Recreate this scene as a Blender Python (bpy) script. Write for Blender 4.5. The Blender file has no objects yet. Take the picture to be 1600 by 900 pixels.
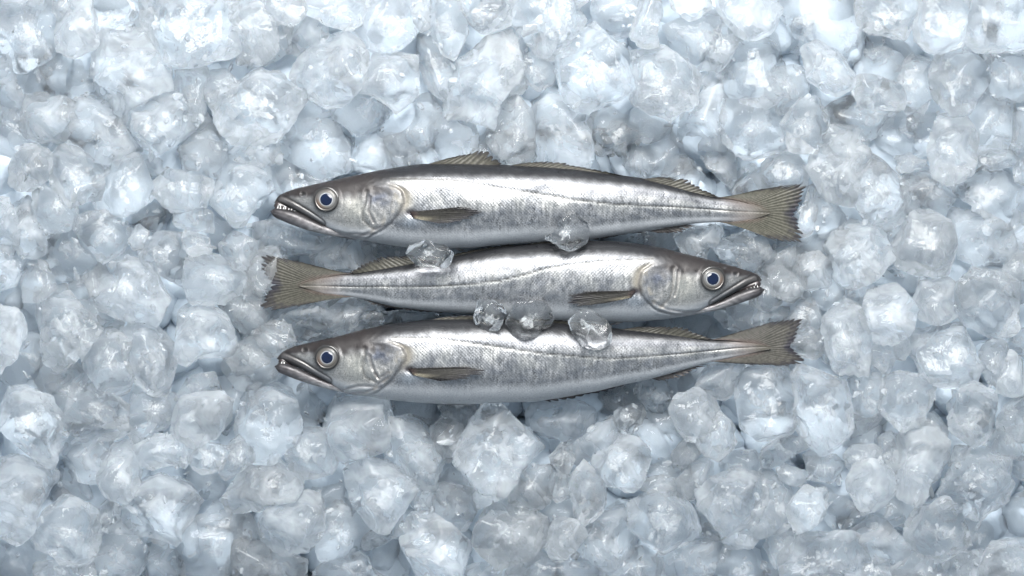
import bpy, bmesh, math, random
import numpy as np
from mathutils import Vector

sc = bpy.context.scene
P = 0.0005                      # metres for one unit of the layout drawing (1600 x 900 units = 0.80 x 0.45 m)
CAM_Z = 2.0

# ---------------------------------------------------------------- camera, world, lamps, exposure
cam = bpy.data.cameras.new('camera')
cam_o = bpy.data.objects.new('camera', cam)
sc.collection.objects.link(cam_o)
cam_o.location = (0, 0, CAM_Z)
cam.sensor_width = 36
cam.lens = 36 * CAM_Z / (1600 * P)
cam.clip_end = 50
sc.camera = cam_o

world = bpy.data.worlds.new('World')
sc.world = world
world.use_nodes = True
world.node_tree.nodes['Background'].inputs[0].default_value = (0.76, 0.88, 1.0, 1)
world.node_tree.nodes['Background'].inputs[1].default_value = 0.50


def softbox(loc, target, sx, sy, energy, color):
    l = bpy.data.lights.new('softbox', 'AREA')
    l.shape = 'RECTANGLE'
    l.size, l.size_y, l.energy, l.color = sx, sy, energy, color
    o = bpy.data.objects.new('softbox', l)
    sc.collection.objects.link(o)
    o.location = loc
    o.rotation_euler = (Vector(target) - Vector(loc)).to_track_quat('-Z', 'Y').to_euler()
    return o


softbox((0.02, 0.84, 0.92), (0.02, 0.05, 0), 0.85, 0.62, 32, (1.0, 0.985, 0.96))

sc.view_settings.view_transform = 'Standard'
sc.view_settings.look = 'None'
sc.view_settings.exposure = 0.43
sc.view_settings.gamma = 1
cy = sc.cycles
cy.use_denoising = True
cy.use_adaptive_sampling = True
cy.adaptive_threshold = 0.06
cy.adaptive_min_samples = 16
cy.max_bounces = 20
cy.transmission_bounces = 20
cy.diffuse_bounces = 12
cy.glossy_bounces = 6
cy.transparent_max_bounces = 24
cy.sample_clamp_indirect = 8
cy.blur_glossy = 0.6

COL = sc.collection


def W(x, y, z=0.0):
    """layout drawing (x right, y down, z up, all in layout units) -> world point that is seen there"""
    k = 1 - z * P / CAM_Z
    return ((x - 800) * P * k, (450 - y) * P * k, z * P)


def Wv(a):
    a = np.asarray(a, float)
    k = 1 - a[:, 2] * P / CAM_Z
    return np.stack([(a[:, 0] - 800) * P * k, (450 - a[:, 1]) * P * k, a[:, 2] * P], 1)


def mesh_obj(name, verts, faces, mat, parent=None, loc=None, smooth=True, attrs=None):
    verts = np.asarray(verts, np.float32)
    if loc is not None:
        verts = verts - np.asarray(loc, np.float32)
    me = bpy.data.meshes.new(name)
    faces = np.asarray(faces, np.int32)
    nv, nf, k = len(verts), len(faces), faces.shape[1]
    me.vertices.add(nv)
    me.vertices.foreach_set('co', verts.ravel())
    me.loops.add(nf * k)
    me.loops.foreach_set('vertex_index', faces.ravel())
    me.polygons.add(nf)
    me.polygons.foreach_set('loop_start', np.arange(0, nf * k, k, dtype=np.int32))
    me.polygons.foreach_set('use_smooth', np.full(nf, smooth, bool))
    me.update(calc_edges=True)
    for an, av in (attrs or {}).items():
        av = np.asarray(av, np.float32)
        if av.ndim == 1:
            a = me.attributes.new(an, 'FLOAT', 'POINT')
            a.data.foreach_set('value', av)
        elif av.shape[1] == 4:
            a = me.attributes.new(an, 'FLOAT_COLOR', 'POINT')
            a.data.foreach_set('color', av.ravel())
        else:
            a = me.attributes.new(an, 'FLOAT_VECTOR', 'POINT')
            a.data.foreach_set('vector', av.ravel())
    me.materials.append(mat)
    o = bpy.data.objects.new(name, me)
    COL.objects.link(o)
    if loc is not None:
        o.location = loc
    if parent is not None:
        o.parent = parent
    return o


# ---------------------------------------------------------------- materials
class NT:
    def __init__(s, name):
        s.m = bpy.data.materials.new(name)
        s.m.use_nodes = True
        s.N, s.L = s.m.node_tree.nodes, s.m.node_tree.links
        s.N.remove(s.N['Principled BSDF'])
        s.out = s.N['Material Output']

    def node(s, t, ins=None, **props):
        n = s.N.new(t)
        for k, v in props.items():
            setattr(n, k, v)
        for k, v in (ins or {}).items():
            i = n.inputs[k]
            if hasattr(v, 'is_output'):
                s.L.new(v, i)
            else:
                i.default_value = v
        return n

    def noise(s, vec, scale, detail=2, dist=0.0, rough=0.55):
        return s.node('ShaderNodeTexNoise', {'Vector': vec, 'Scale': scale, 'Detail': detail, 'Distortion': dist, 'Roughness': rough}).outputs['Fac']

    def ramp(s, v, a, b, c, d):
        return s.node('ShaderNodeMapRange', {0: v, 1: a, 2: b, 3: c, 4: d}).outputs[0]

    def math(s, op, a, b=0.0):
        return s.node('ShaderNodeMath', {0: a, 1: b}, operation=op).outputs[0]

    def mix(s, f, a, b):
        return s.node('ShaderNodeMixShader', {0: f, 1: a, 2: b}).outputs[0]

    def attr(s, name, out='Fac'):
        return s.node('ShaderNodeAttribute', attribute_name=name).outputs[out]

    def done(s, surf):
        s.L.new(surf, s.out.inputs[0])
        return s.m


def ice_shell(name, bump, rough, lo, hi, scale=130, diff=0.4, tint=(0.94, 0.975, 1, 1)):
    """clear ice, frosted and milky in patches (lo..hi), the amount differing from piece to piece"""
    t = NT(name)
    vec = t.node('ShaderNodeTexCoord').outputs['Object']
    rnd = t.node('ShaderNodeObjectInfo').outputs['Random']
    fine = t.noise(vec, scale, 3.0, 1.2, 0.6)
    b = t.node('ShaderNodeBump', {'Strength': bump, 'Distance': 0.004, 'Height': fine}).outputs[0]
    g = t.node('ShaderNodeBsdfGlass', {'Color': (0.995, 0.998, 1, 1), 'IOR': 1.31, 'Roughness': rough, 'Normal': b}).outputs[0]
    if hi <= 0:
        return t.done(g)
    milk = t.mix(diff, t.node('ShaderNodeBsdfTranslucent', {'Color': tint, 'Normal': b}).outputs[0],
                 t.node('ShaderNodeBsdfDiffuse', {'Color': tint, 'Normal': b}).outputs[0])
    cl = t.math('ADD', t.ramp(t.noise(vec, 36, 3, 0.5, 0.6), 0.34, 0.66, 0, 1), t.ramp(rnd, 0, 1, -0.3, 0.3))
    return t.done(t.mix(t.ramp(cl, 0, 1, lo, hi), g, milk))


def ice_crack(name, amount):
    """thin frozen-in cracks and sheets of tiny bubbles"""
    t = NT(name)
    tc = t.node('ShaderNodeTexCoord')
    col = (0.97, 0.99, 1, 1)
    milk = t.mix(0.5, t.node('ShaderNodeBsdfTranslucent', {'Color': col}).outputs[0], t.node('ShaderNodeBsdfDiffuse', {'Color': col}).outputs[0])
    n = t.ramp(t.noise(tc.outputs['Object'], 170, 3, 0.8, 0.65), 0.42, 0.64, 0, amount)
    f = t.math('MULTIPLY', n, t.attr('fade'))
    return t.done(t.mix(f, t.node('ShaderNodeBsdfTransparent').outputs[0], milk))


M_SHELL = ice_shell('ice', 0.25, 0.02, 0.07, 0.38)
M_SHELL_LOW = ice_shell('ice_deep', 0.24, 0.03, 0.10, 0.34)
M_CORE = ice_crack('ice_crack', 0.8)
M_CLEAR = ice_shell('wet_ice', 0.16, 0.004, 0.0, 0.17, 90)
M_CLEARCORE = ice_crack('wet_ice_crack', 1.0)

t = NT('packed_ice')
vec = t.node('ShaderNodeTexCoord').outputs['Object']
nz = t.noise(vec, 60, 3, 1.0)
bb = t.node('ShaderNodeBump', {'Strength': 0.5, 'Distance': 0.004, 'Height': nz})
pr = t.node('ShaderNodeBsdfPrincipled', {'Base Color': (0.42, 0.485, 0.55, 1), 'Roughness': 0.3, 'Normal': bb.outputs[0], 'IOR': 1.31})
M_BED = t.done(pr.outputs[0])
t = NT('counter_steel')
pr = t.node('ShaderNodeBsdfPrincipled', {'Base Color': (0.13, 0.20, 0.30, 1), 'Roughness': 0.45,
            'Normal': t.node('ShaderNodeBump', {'Strength': 0.2, 'Distance': 0.002, 'Height': t.noise(t.node('ShaderNodeTexCoord').outputs['Object'], 40, 3)}).outputs[0]})
M_BASE = t.done(pr.outputs[0])

# ---------------------------------------------------------------- the setting: counter and packed ice
def ico(n):
    bm = bmesh.new()
    bmesh.ops.create_icosphere(bm, subdivisions=n, radius=1)
    v = np.array([x.co[:] for x in bm.verts])
    f = np.array([[x.index for x in q.verts] for q in bm.faces], np.int32)
    bm.free()
    return v / np.linalg.norm(v, axis=1)[:, None], f


ICO5, ICO4, ICO3, ICO2 = ico(5), ico(4), ico(3), ico(2)

base = mesh_obj('counter', [(-0.9, -0.7, -0.125), (0.9, -0.7, -0.125), (0.9, 0.7, -0.125), (-0.9, 0.7, -0.125)], [(0, 1, 2, 3)], M_BASE)
base['kind'] = 'structure'


def hull(pts):
    pts = sorted(set(map(tuple, pts)))

    def half(ps):
        h = []
        for p in ps:
            while len(h) > 1 and (h[-1][0] - h[-2][0]) * (p[1] - h[-2][1]) - (h[-1][1] - h[-2][1]) * (p[0] - h[-2][0]) <= 0:
                h.pop()
            h.append(p)
        return h
    a, b = half(pts), half(pts[::-1])
    return np.array(a[:-1] + b[:-1])      # counter-clockwise


def simplify(h, keep):
    h = list(map(np.array, h))
    while len(h) > keep:
        n = len(h)
        ar = [abs((h[i][0] - h[i - 1][0]) * (h[(i + 1) % n][1] - h[i - 1][1]) - (h[i][1] - h[i - 1][1]) * (h[(i + 1) % n][0] - h[i - 1][0])) for i in range(n)]
        h.pop(int(np.argmin(ar)))
    return np.array(h)


def ice_shape(rng, poly, hz, dirs, sharp=90, noise=1.0, scoops=3, facets=(2, 5)):
    """a broken lump of ice: the outline poly (centred, y up) as its waist, flat broken facets and hollow fracture scoops"""
    h = simplify(hull(poly), 7)
    n, d = [], []
    for i in range(len(h)):
        a, b = h[i], h[(i + 1) % len(h)]
        e = b - a
        ln = np.hypot(*e)
        if ln < 1e-6:
            continue
        no = np.array([e[1], -e[0]]) / ln
        ti = rng.uniform(-0.30, 0.50)
        n.append((no[0] * math.cos(ti), no[1] * math.cos(ti), math.sin(ti)))
        d.append(max(1.0, no @ a) * math.cos(ti))
    r = math.sqrt(max(1.0, np.ptp(h[:, 0]) * np.ptp(h[:, 1]))) / 2
    for s in (1, -1):
        k = rng.integers(*facets)
        a0 = rng.uniform(0, 6.28)
        for i in range(k):
            an = a0 + i * 6.283 / k + rng.uniform(-0.5, 0.5)
            zz = rng.uniform(0.55, 0.88)
            q = math.sqrt(1 - zz * zz)
            n.append((q * math.cos(an), q * math.sin(an), s * zz))
            sup = (h @ np.array([math.cos(an), math.sin(an)])).max()
            d.append(q * sup * rng.uniform(0.50, 0.85) + zz * hz * rng.uniform(0.45, 0.70))
        n.append((rng.uniform(-.25, .25), rng.uniform(-.25, .25), s))
        d.append(hz * rng.uniform(0.85, 1.05))
    n, d = np.array(n), np.array(d)
    n /= np.linalg.norm(n, axis=1)[:, None]
    g = np.maximum(0, dirs @ n.T / d)
    rad = (g ** sharp).sum(1) ** (-1 / sharp)
    for i in range(scoops):
        b = rng.normal(size=3)
        b[2] = abs(b[2]) * (0.4 if i % 2 else 1.0)
        b /= np.linalg.norm(b)
        rb = rad[np.argmax(dirs @ b)]
        R = r * rng.uniform(0.45, 1.3)
        c = b * (rb + R - r * rng.uniform(0.08, 0.24))
        dc = dirs @ c
        disc = dc * dc - c @ c + R * R
        t = np.where(disc > 0, dc - np.sqrt(np.maximum(disc, 0)), 1e9)
        rad = np.where((t > 0.45 * rad) & (t < rad), t, rad)
    X = dirs * rad[:, None]
    Y = X / r
    disp = np.zeros(len(X))
    for i in range(24):
        f = 2 ** rng.uniform(1.6, 5.0)
        kd = rng.normal(size=3)
        kd *= f / np.linalg.norm(kd)
        k2 = rng.normal(size=3) * f * 0.6
        disp += 0.025 * noise / f ** 0.75 * np.sin(Y @ kd * 1.8 + rng.uniform(0, 6.28) + 1.4 * np.sin(Y @ k2))
    return X + dirs * (disp * r)[:, None]


def crack_sheets(rng, poly, hz, count, size=0.62):
    """bent sheets inside a lump; returns vertices, quads and a fade that ends each sheet softly"""
    h = hull(poly)
    w, ht = np.ptp(h[:, 0]), np.ptp(h[:, 1])
    V, F, A, off = [], [], [], 0
    k = 11
    for i in range(count):
        u, v = np.meshgrid(np.linspace(-1, 1, k), np.linspace(-1, 1, k), indexing='ij')
        u, v = u.ravel(), v.ravel()
        bend = rng.uniform(-0.5, 0.5) * u * u + rng.uniform(-0.5, 0.5) * v * v + 0.12 * np.sin(u * 4 + rng.uniform(0, 6)) + 0.12 * np.sin(v * 5 + rng.uniform(0, 6))
        p = np.stack([u, v * rng.uniform(0.4, 0.9), bend * 0.6], 1)
        m = np.linalg.qr(rng.normal(size=(3, 3)))[0]
        p = p @ m.T * size * rng.uniform(0.5, 0.85)
        p = p * np.array([w / 2, ht / 2, hz]) + np.array([w, ht, hz]) * rng.uniform(-0.10, 0.10, 3)
        V.append(p)
        A.append(np.clip(1.15 - (u * u + v * v), 0, 1))
        idx = np.arange(k * k).reshape(k, k) + off
        F.append(np.stack([idx[:-1, :-1], idx[1:, :-1], idx[1:, 1:], idx[:-1, 1:]], -1).reshape(-1, 4))
        off += k * k
    return np.concatenate(V), np.concatenate(F), np.concatenate(A)


ICE = []          # (level, outline points in layout units)


def tile(ox, oy, text):
    for line in text.strip().splitlines():
        lv, pts = line.split(':')
        q = [tuple(float(c) for c in s.split(',')) for s in pts.split()]
        ICE.append((int(lv), np.array([(ox + x / 4, oy + y / 4) for x, y in q])))


tile(0, 0, '''3:-80,-40 300,-40 385,110 350,330 240,380 140,440 40,350 0,290 -80,200
2:340,-50 480,-50 430,80 380,115 345,70
3:470,-20 570,0 610,200 600,290 440,360 370,320 360,220 400,90
2:560,-40 890,-40 830,140 780,210 640,200 580,150
3:895,-40 1480,-40 1430,100 1440,250 1490,390 1300,410 1080,390 1005,390 1000,250 1020,130 900,80
2:830,160 850,90 930,80 1010,130 1000,330 880,230
3:650,215 880,200 1000,330 1010,420 1080,560 800,580 750,700 640,660 580,580 580,440 630,300
2:120,480 240,390 360,335 430,370 430,470 390,560 300,610 190,600 125,560
2:190,610 300,600 470,650 450,780 400,850 200,840 160,760
1:-40,380 60,390 130,470 120,580 190,660 150,750 -40,700
2:470,690 560,610 620,640 740,710 760,830 840,950 700,1010 440,980 400,830
3:760,720 800,600 880,565 1050,560 1200,650 1250,750 1120,880 980,955 850,890 770,800
2:1090,480 1160,420 1290,440 1270,640 1250,740 1180,720 1100,600
3:1500,550 1600,440 1800,400 1870,520 1900,620 1800,700 1740,850 1600,900 1450,880 1340,760 1290,620 1400,610
2:1290,560 1330,480 1420,460 1500,540 1480,620 1300,620
3:1430,80 1500,10 1620,20 1720,120 1740,300 1640,390 1560,400 1490,380 1440,250
1:430,360 560,400 600,500 560,620 420,560''')
tile(400, 0, '''3:30,-40 290,-40 300,70 240,150 200,160 80,130 40,50
3:300,-40 665,-40 660,140 560,185 480,160 400,110 310,80
3:665,-40 955,-40 960,110 1015,190 850,310 760,340 690,320 660,260
2:955,-40 1090,-40 1100,150 1020,180 970,130
3:1090,-40 1260,-40 1290,60 1320,200 1260,320 1240,365 1190,350 1130,240 1090,100
3:1260,-40 1580,-40 1580,160 1500,190 1430,210 1370,170 1290,70
2:190,200 280,110 420,130 430,230 370,290 300,330 220,310
3:200,460 290,370 430,240 600,210 650,290 715,370 700,480 620,580 560,640 480,680 380,670 310,610 230,520
3:740,350 900,340 1000,360 1010,480 970,620 890,670 770,630 640,590 660,530 720,450
2:1035,240 1080,190 1130,250 1250,380 1230,540 1190,605 1100,540 1080,430 1035,330
3:1270,360 1440,230 1600,200 1660,300 1670,420 1600,620 1540,720 1470,820 1390,810 1260,770 1195,690 1220,560 1250,430
2:-60,110 100,130 190,200 190,300 120,340 20,400 -60,380
2:500,680 660,610 860,670 750,780 640,830 540,790
2:850,700 1030,620 1180,610 1200,720 1340,800 1350,960 1180,1040 980,1000 860,880
2:200,800 290,690 420,700 540,830 640,870 620,1020 420,1080 230,1000 160,900
1:680,880 850,760 950,880 1000,1010 800,1080 660,1000
2:1470,820 1600,640 1700,700 1720,900 1600,980 1480,900''')
tile(800, 0, '''3:0,120 -40,-40 540,-40 525,90 400,200 320,290 270,350 160,330 120,260 60,180
2:540,-40 760,-40 840,0 840,130 720,180 600,195 530,120
3:840,-40 940,-40 910,80 915,270 800,285 740,230 840,160
3:985,-40 1270,-40 1240,50 1130,105 1060,100 1010,50
3:1280,-40 1640,-40 1690,100 1600,200 1500,240 1420,225 1370,130 1300,60
3:275,460 290,320 420,190 520,160 590,240 720,330 760,430 750,540 700,610 600,660 420,700 360,670 310,590
3:780,330 900,300 970,310 1130,430 1150,560 1140,690 1060,730 960,765 860,690 740,620 770,500
2:990,180 1100,110 1250,80 1360,150 1340,330 1280,400 1150,410 1020,350 990,260
2:1340,280 1480,230 1620,250 1680,400 1700,560 1580,640 1440,620 1340,540 1310,420
3:1340,640 1560,640 1640,620 1690,720 1700,860 1660,960 1540,1000 1440,985 1340,900 1310,760
2:1080,730 1200,600 1300,560 1340,640 1310,760 1310,910 1180,900 1070,850
2:60,400 130,340 240,360 240,480 160,550 90,500
2:-80,200 0,180 75,220 80,380 70,540 10,610 -60,560
2:70,640 140,560 250,560 350,680 500,700 480,860 440,1000 200,1010 140,860
2:480,850 520,740 620,690 760,800 760,850 640,900 560,960
1:760,860 900,800 1040,840 1100,960 1000,1080 820,1050
2:-40,650 60,660 120,780 140,950 40,1020 -60,940''')
tile(1200, 0, '''2:100,-40 540,-40 570,180 500,360 400,310 200,330 60,230 10,210 90,60
3:550,-40 950,-40 910,120 850,240 700,220 600,180 560,90
3:950,-40 1290,-40 1270,120 1210,280 1080,330 1000,320 935,260 920,120
3:1300,-40 1680,-40 1680,290 1500,310 1330,315 1230,250 1270,120
2:520,300 590,200 780,240 880,350 800,450 720,500 560,450 505,370
3:210,310 290,265 380,300 500,380 555,470 540,550 430,590 350,560 250,480 210,380
3:570,470 690,480 790,520 850,610 840,680 700,685 600,670 550,600
2:780,480 900,360 1000,400 1000,600 960,680 870,690 850,600
3:1020,480 1080,350 1200,290 1290,270 1370,370 1400,480 1360,590 1260,690 1150,690 1040,600
2:1340,330 1640,320 1640,560 1520,620 1400,580 1400,450
2:1260,690 1340,600 1450,590 1510,640 1520,850 1460,930 1320,930 1310,780
3:100,740 220,620 350,620 380,720 350,880 290,950 140,930 60,850 60,790
2:40,440 200,430 240,500 200,620 70,700 0,620 0,480
2:380,700 560,600 800,700 700,820 570,850 420,790
2:720,900 690,790 820,700 1000,680 1040,760 1000,900 850,960
3:1010,830 1060,740 1230,720 1310,850 1310,1000 1280,1090 1140,1160 1040,1100 1000,950
2:370,850 450,790 560,800 600,900 560,1020 440,1040 350,960
1:1520,640 1640,560 1640,900 1520,860''')
tile(0, 225, '''3:30,230 70,120 150,10 330,30 330,130 290,220 190,290 50,260
3:290,200 310,100 400,10 500,40 640,200 650,340 560,340 440,375 390,370 310,270
3:640,150 780,20 860,60 920,200 980,330 880,400 760,445 620,410 600,330
3:215,280 300,270 390,370 500,400 470,500 310,550 220,450 210,380
3:470,480 560,430 800,470 830,500 770,650 640,740 580,640 460,520
2:280,600 400,530 530,600 640,740 560,800 360,800 270,720
2:100,430 180,350 280,530 280,640 200,700 100,640 130,540
2:-60,340 60,360 110,480 100,600 0,610 -60,600
2:-60,640 80,640 150,720 90,850 0,890 -60,860
2:150,860 170,740 220,700 300,800 340,900 280,960 170,960
3:940,250 1050,160 1140,170 1330,220 1320,330 1270,400 1080,420 980,340
2:1080,430 1200,370 1310,440 1310,540 1200,520 1100,490
3:1320,350 1340,240 1420,140 1560,130 1680,170 1700,300 1590,440 1470,515 1380,440
2:1140,40 1400,-20 1400,100 1340,200 1240,190 1150,130
2:1430,80 1560,-40 1750,0 1750,120 1600,140 1460,110
3:880,650 980,560 1140,560 1170,700 1160,800 1080,860 960,800 890,740
3:1150,540 1250,580 1345,640 1320,690 1180,690 1140,600
3:1170,720 1340,690 1480,790 1580,860 1560,960 1400,990 1200,990 1150,850
3:570,900 660,730 800,690 880,760 1000,800 1060,950 1040,1060 960,1140 760,1080 640,1040 580,980
2:440,880 560,800 640,750 580,880 570,960 460,960
2:1380,640 1470,570 1580,620 1560,800 1480,800 1420,720
2:810,570 880,520 920,560 890,640 830,640
1:790,470 960,390 1050,440 960,540 850,530
1:860,50 1040,100 1000,180 930,180
1:1300,440 1460,520 1380,640 1290,560
2:1570,840 1600,640 1760,660 1800,860 1700,940''')
tile(1200, 225, '''3:480,280 520,180 640,60 760,140 860,240 870,330 800,440 700,520 620,480 570,390 510,340
3:260,150 300,60 420,-20 560,0 640,60 520,180 490,280 540,380 450,395 380,350 310,250
2:850,230 950,140 1060,200 1150,290 1100,380 1060,440 900,430 850,350
2:1150,300 1260,200 1400,150 1540,170 1570,330 1550,470 1470,500 1380,440 1240,360
2:1130,560 1190,440 1380,470 1490,540 1520,640 1440,760 1270,730 1180,680
3:850,460 1040,450 1130,500 1140,600 1180,650 1150,790 1100,815 950,780 800,790 790,700 900,600
3:345,720 420,560 520,490 700,540 790,660 780,720 690,800 600,890 470,860 390,800
2:800,120 880,60 980,100 950,150 830,170
2:1280,100 1400,30 1500,40 1540,130 1400,150 1290,170
1:1540,60 1640,0 1640,260 1560,200
2:1220,860 1260,800 1350,790 1480,830 1640,820 1640,960 1480,1000 1240,960
2:1480,780 1540,700 1640,690 1640,840 1520,840
2:190,480 230,330 300,250 310,400 280,520 230,570
2:310,300 400,360 470,460 460,540 340,560 290,460
1:170,720 280,670 360,740 350,860 220,880 150,800
2:-20,700 80,640 190,680 160,800 60,860 -30,800
1:700,800 800,800 960,790 1060,830 980,920 760,930
2:0,100 160,60 250,180 230,250 0,260''')
tile(0, 450, '''3:-60,60 60,100 150,190 155,320 100,440 0,530 -60,500
3:260,60 430,20 450,120 640,260 560,350 500,480 430,520 300,520 270,400 255,230
2:40,540 120,440 160,330 260,300 280,460 430,540 390,610 220,620 70,600
3:510,400 600,310 740,270 800,340 810,520 825,600 790,640 640,640 570,560
3:765,280 830,230 960,250 1040,360 1110,430 1100,520 1060,600 950,645 880,620 810,540 800,400
3:1110,300 1130,150 1250,90 1400,170 1440,240 1430,400 1330,470 1230,520 1150,500 1095,440
3:10,740 60,650 160,620 300,690 380,830 400,940 330,1100 180,1040 60,940 5,860
3:390,820 430,710 560,600 660,650 830,760 830,860 760,920 700,920 610,950 510,910 410,870
2:830,800 860,640 960,650 1090,690 1080,800 1000,860 900,960 840,930
3:1070,840 1110,730 1220,660 1400,650 1440,720 1400,850 1330,960 1200,990 1100,940
2:1420,480 1500,360 1640,300 1760,380 1780,500 1640,580 1500,600 1430,560
2:1110,700 1180,560 1320,540 1360,640 1220,660
2:450,90 530,80 640,120 740,190 740,270 650,260 460,140
2:1400,130 1520,60 1680,50 1740,160 1560,265 1480,220''')
tile(1200, 450, '''3:335,210 400,130 490,80 600,150 640,330 620,540 520,570 440,510 405,400 390,290
3:600,140 640,20 800,-20 920,120 870,260 800,340 740,350 650,300
3:920,120 960,-40 1130,-60 1200,20 1160,180 1080,220 980,200
3:1160,80 1220,-20 1400,-80 1560,-40 1590,120 1540,250 1470,285 1380,280 1220,210
3:880,300 920,250 1130,220 1220,240 1300,380 1335,480 1290,570 1170,610 1020,580 960,480 890,420
2:640,380 760,360 790,430 740,530 660,470
2:800,350 870,310 890,380 850,440 790,430
3:700,760 740,570 830,530 960,560 1040,650 1020,740 960,820 850,870 740,830
2:520,590 660,520 740,600 700,800 600,870 520,890
3:165,560 210,495 340,540 500,600 530,700 520,880 450,930 380,1020 320,1030 260,930 170,850
3:-210,600 -160,500 0,490 130,510 170,650 170,800 140,900 30,950 -60,940 -160,860 -210,720
2:90,200 150,100 240,30 300,130 330,290 290,360 180,340 80,300
3:1090,780 1120,650 1200,610 1400,610 1430,700 1400,830 1360,930 1300,1000 1200,940 1110,860
2:1330,430 1420,310 1490,360 1480,560 1420,620 1350,550
3:1470,580 1500,380 1560,420 1600,640 1540,670 1430,640
2:1480,310 1640,250 1640,400 1560,410
2:1480,760 1640,660 1640,920 1500,950 1440,860
2:40,40 40,-60 190,-60 200,30 130,70
2:290,40 360,-40 460,-20 450,80 380,140 310,110
1:330,320 390,320 420,470 330,440
2:900,820 1000,780 1100,880 1080,1000 960,1000 850,920
2:470,60 520,-40 640,-60 640,20 600,120''')
tile(0, 675, '''3:-60,200 100,160 240,190 330,290 320,380 250,470 230,570 170,650 60,640 -60,590
3:235,560 300,480 420,400 540,410 620,500 620,720 560,800 340,825 240,770 220,680
3:755,510 830,420 900,310 1000,270 1180,340 1250,440 1190,580 1110,690 1050,705 930,660 850,600
3:615,310 680,180 720,80 820,60 860,170 890,300 850,390 780,440 660,390
2:390,130 500,40 680,80 680,180 620,290 500,290
3:850,90 1000,20 1150,40 1180,130 1150,220 960,240 870,190
3:1190,140 1300,60 1440,90 1400,200 1270,270 1210,220
3:1420,110 1510,20 1600,90 1580,170 1500,220 1410,300 1370,250
2:1130,700 1200,560 1350,470 1490,490 1500,640 1440,760 1440,860 1350,920 1160,920
2:600,700 660,600 800,580 890,660 900,780 840,900 700,950 590,930
3:1390,420 1420,330 1560,200 1700,170 1860,250 1880,330 1800,450 1600,505 1480,500
2:1440,800 1540,690 1700,700 1860,830 1850,950 1460,950
1:-40,650 100,660 230,720 230,940 -40,940
2:580,590 620,480 680,440 750,480 740,580 640,610
1:400,220 560,320 600,400 380,400
2:240,830 400,830 560,820 570,940 250,940
1:890,680 1100,700 1140,900 900,940
1:1190,230 1380,260 1390,400 1240,420''')
tile(400, 675, '''3:20,600 110,480 310,370 390,410 410,590 370,700 250,780 170,780 80,690
3:550,250 680,180 900,190 1010,330 960,420 860,570 830,610 760,615 690,530 600,440 560,340
3:195,180 210,90 300,-20 420,-30 460,100 450,250 380,280 310,300 220,260
3:900,650 960,540 1090,510 1200,590 1320,680 1300,800 1270,900 1180,960 1040,950 950,800
2:1100,430 1180,340 1340,370 1370,460 1300,590 1220,580 1130,520
3:1370,640 1400,520 1520,430 1700,470 1800,540 1790,700 1690,790 1510,850 1420,760 1370,700
2:400,560 500,460 620,520 680,620 660,720 560,780 430,800 380,700
2:390,870 500,800 640,770 740,840 800,940 380,940
2:-40,700 40,700 150,790 280,800 270,940 -40,940
2:700,640 850,600 960,500 1000,520 900,640 760,700 690,700
2:960,420 1010,330 1100,350 1110,480 1040,500
1:400,320 540,320 600,450 560,500 420,480
2:1370,380 1500,340 1510,420 1400,470
2:150,310 230,370 190,450 130,430
1:760,700 900,640 950,820 900,920 760,860
1:1290,850 1480,850 1600,820 1600,940 1290,940''')
tile(400, 560, '''3:460,320 520,240 800,250 850,340 820,560 700,620 560,640 460,560 430,450
3:830,400 920,370 1030,410 1090,500 1180,640 1180,740 1140,810 1000,780 880,640 820,580
2:1090,460 1180,360 1240,400 1290,450 1200,640 1110,520
3:1250,560 1310,420 1440,280 1520,280 1600,370 1720,480 1780,560 1700,680 1560,740 1540,840 1420,820 1300,700
3:-40,200 100,170 230,240 290,350 280,460 210,540 130,620 -20,640 -100,450
1:300,180 440,230 420,340 320,420 270,300
1:830,260 1000,300 1160,310 1130,430 1030,420 900,370
1:1160,300 1400,300 1330,400 1250,420''')
tile(800, 675, '''3:505,200 520,150 640,50 700,20 780,80 850,140 860,180 800,320 760,380 690,405 600,370 540,280
3:735,580 740,440 820,380 940,350 1080,400 1140,520 1140,620 1050,680 950,745 880,700 780,640
3:1140,380 1220,300 1380,230 1520,290 1580,400 1580,540 1480,600 1340,640 1260,580 1160,470
2:1310,200 1360,130 1500,120 1540,210 1500,290 1400,270
3:355,390 380,270 450,200 500,260 600,390 590,480 520,540 430,580 390,510
2:410,740 480,600 600,500 720,480 700,600 680,760 640,850 560,830 500,790
3:210,690 250,600 340,540 440,570 470,640 420,720 340,785 240,760
2:0,420 20,300 120,220 260,230 260,330 200,440 120,460
2:-40,500 30,430 150,490 80,550 -40,580
2:-60,640 40,560 180,520 220,620 140,720 0,790 -60,740
2:1050,380 1070,250 1200,170 1250,230 1240,330 1140,400 1080,410
2:1220,900 1300,750 1410,700 1480,760 1520,860 1540,960 1220,960
2:920,780 1050,680 1200,660 1330,740 1290,800 1220,900 930,940
2:560,900 700,820 800,760 900,760 920,940 560,940
2:80,800 150,740 300,800 400,760 540,860 460,940 80,940
2:-30,880 50,770 90,850 60,940 -40,940
2:800,340 870,270 1020,300 1040,380 900,390
2:1300,660 1420,620 1540,660 1480,720 1380,720
2:250,360 270,270 350,280 350,400 280,430
2:1010,130 1080,60 1200,100 1080,230 1030,200
1:1160,480 1260,590 1300,650 1160,620
2:1490,600 1590,540 1640,620 1540,670''')
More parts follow.
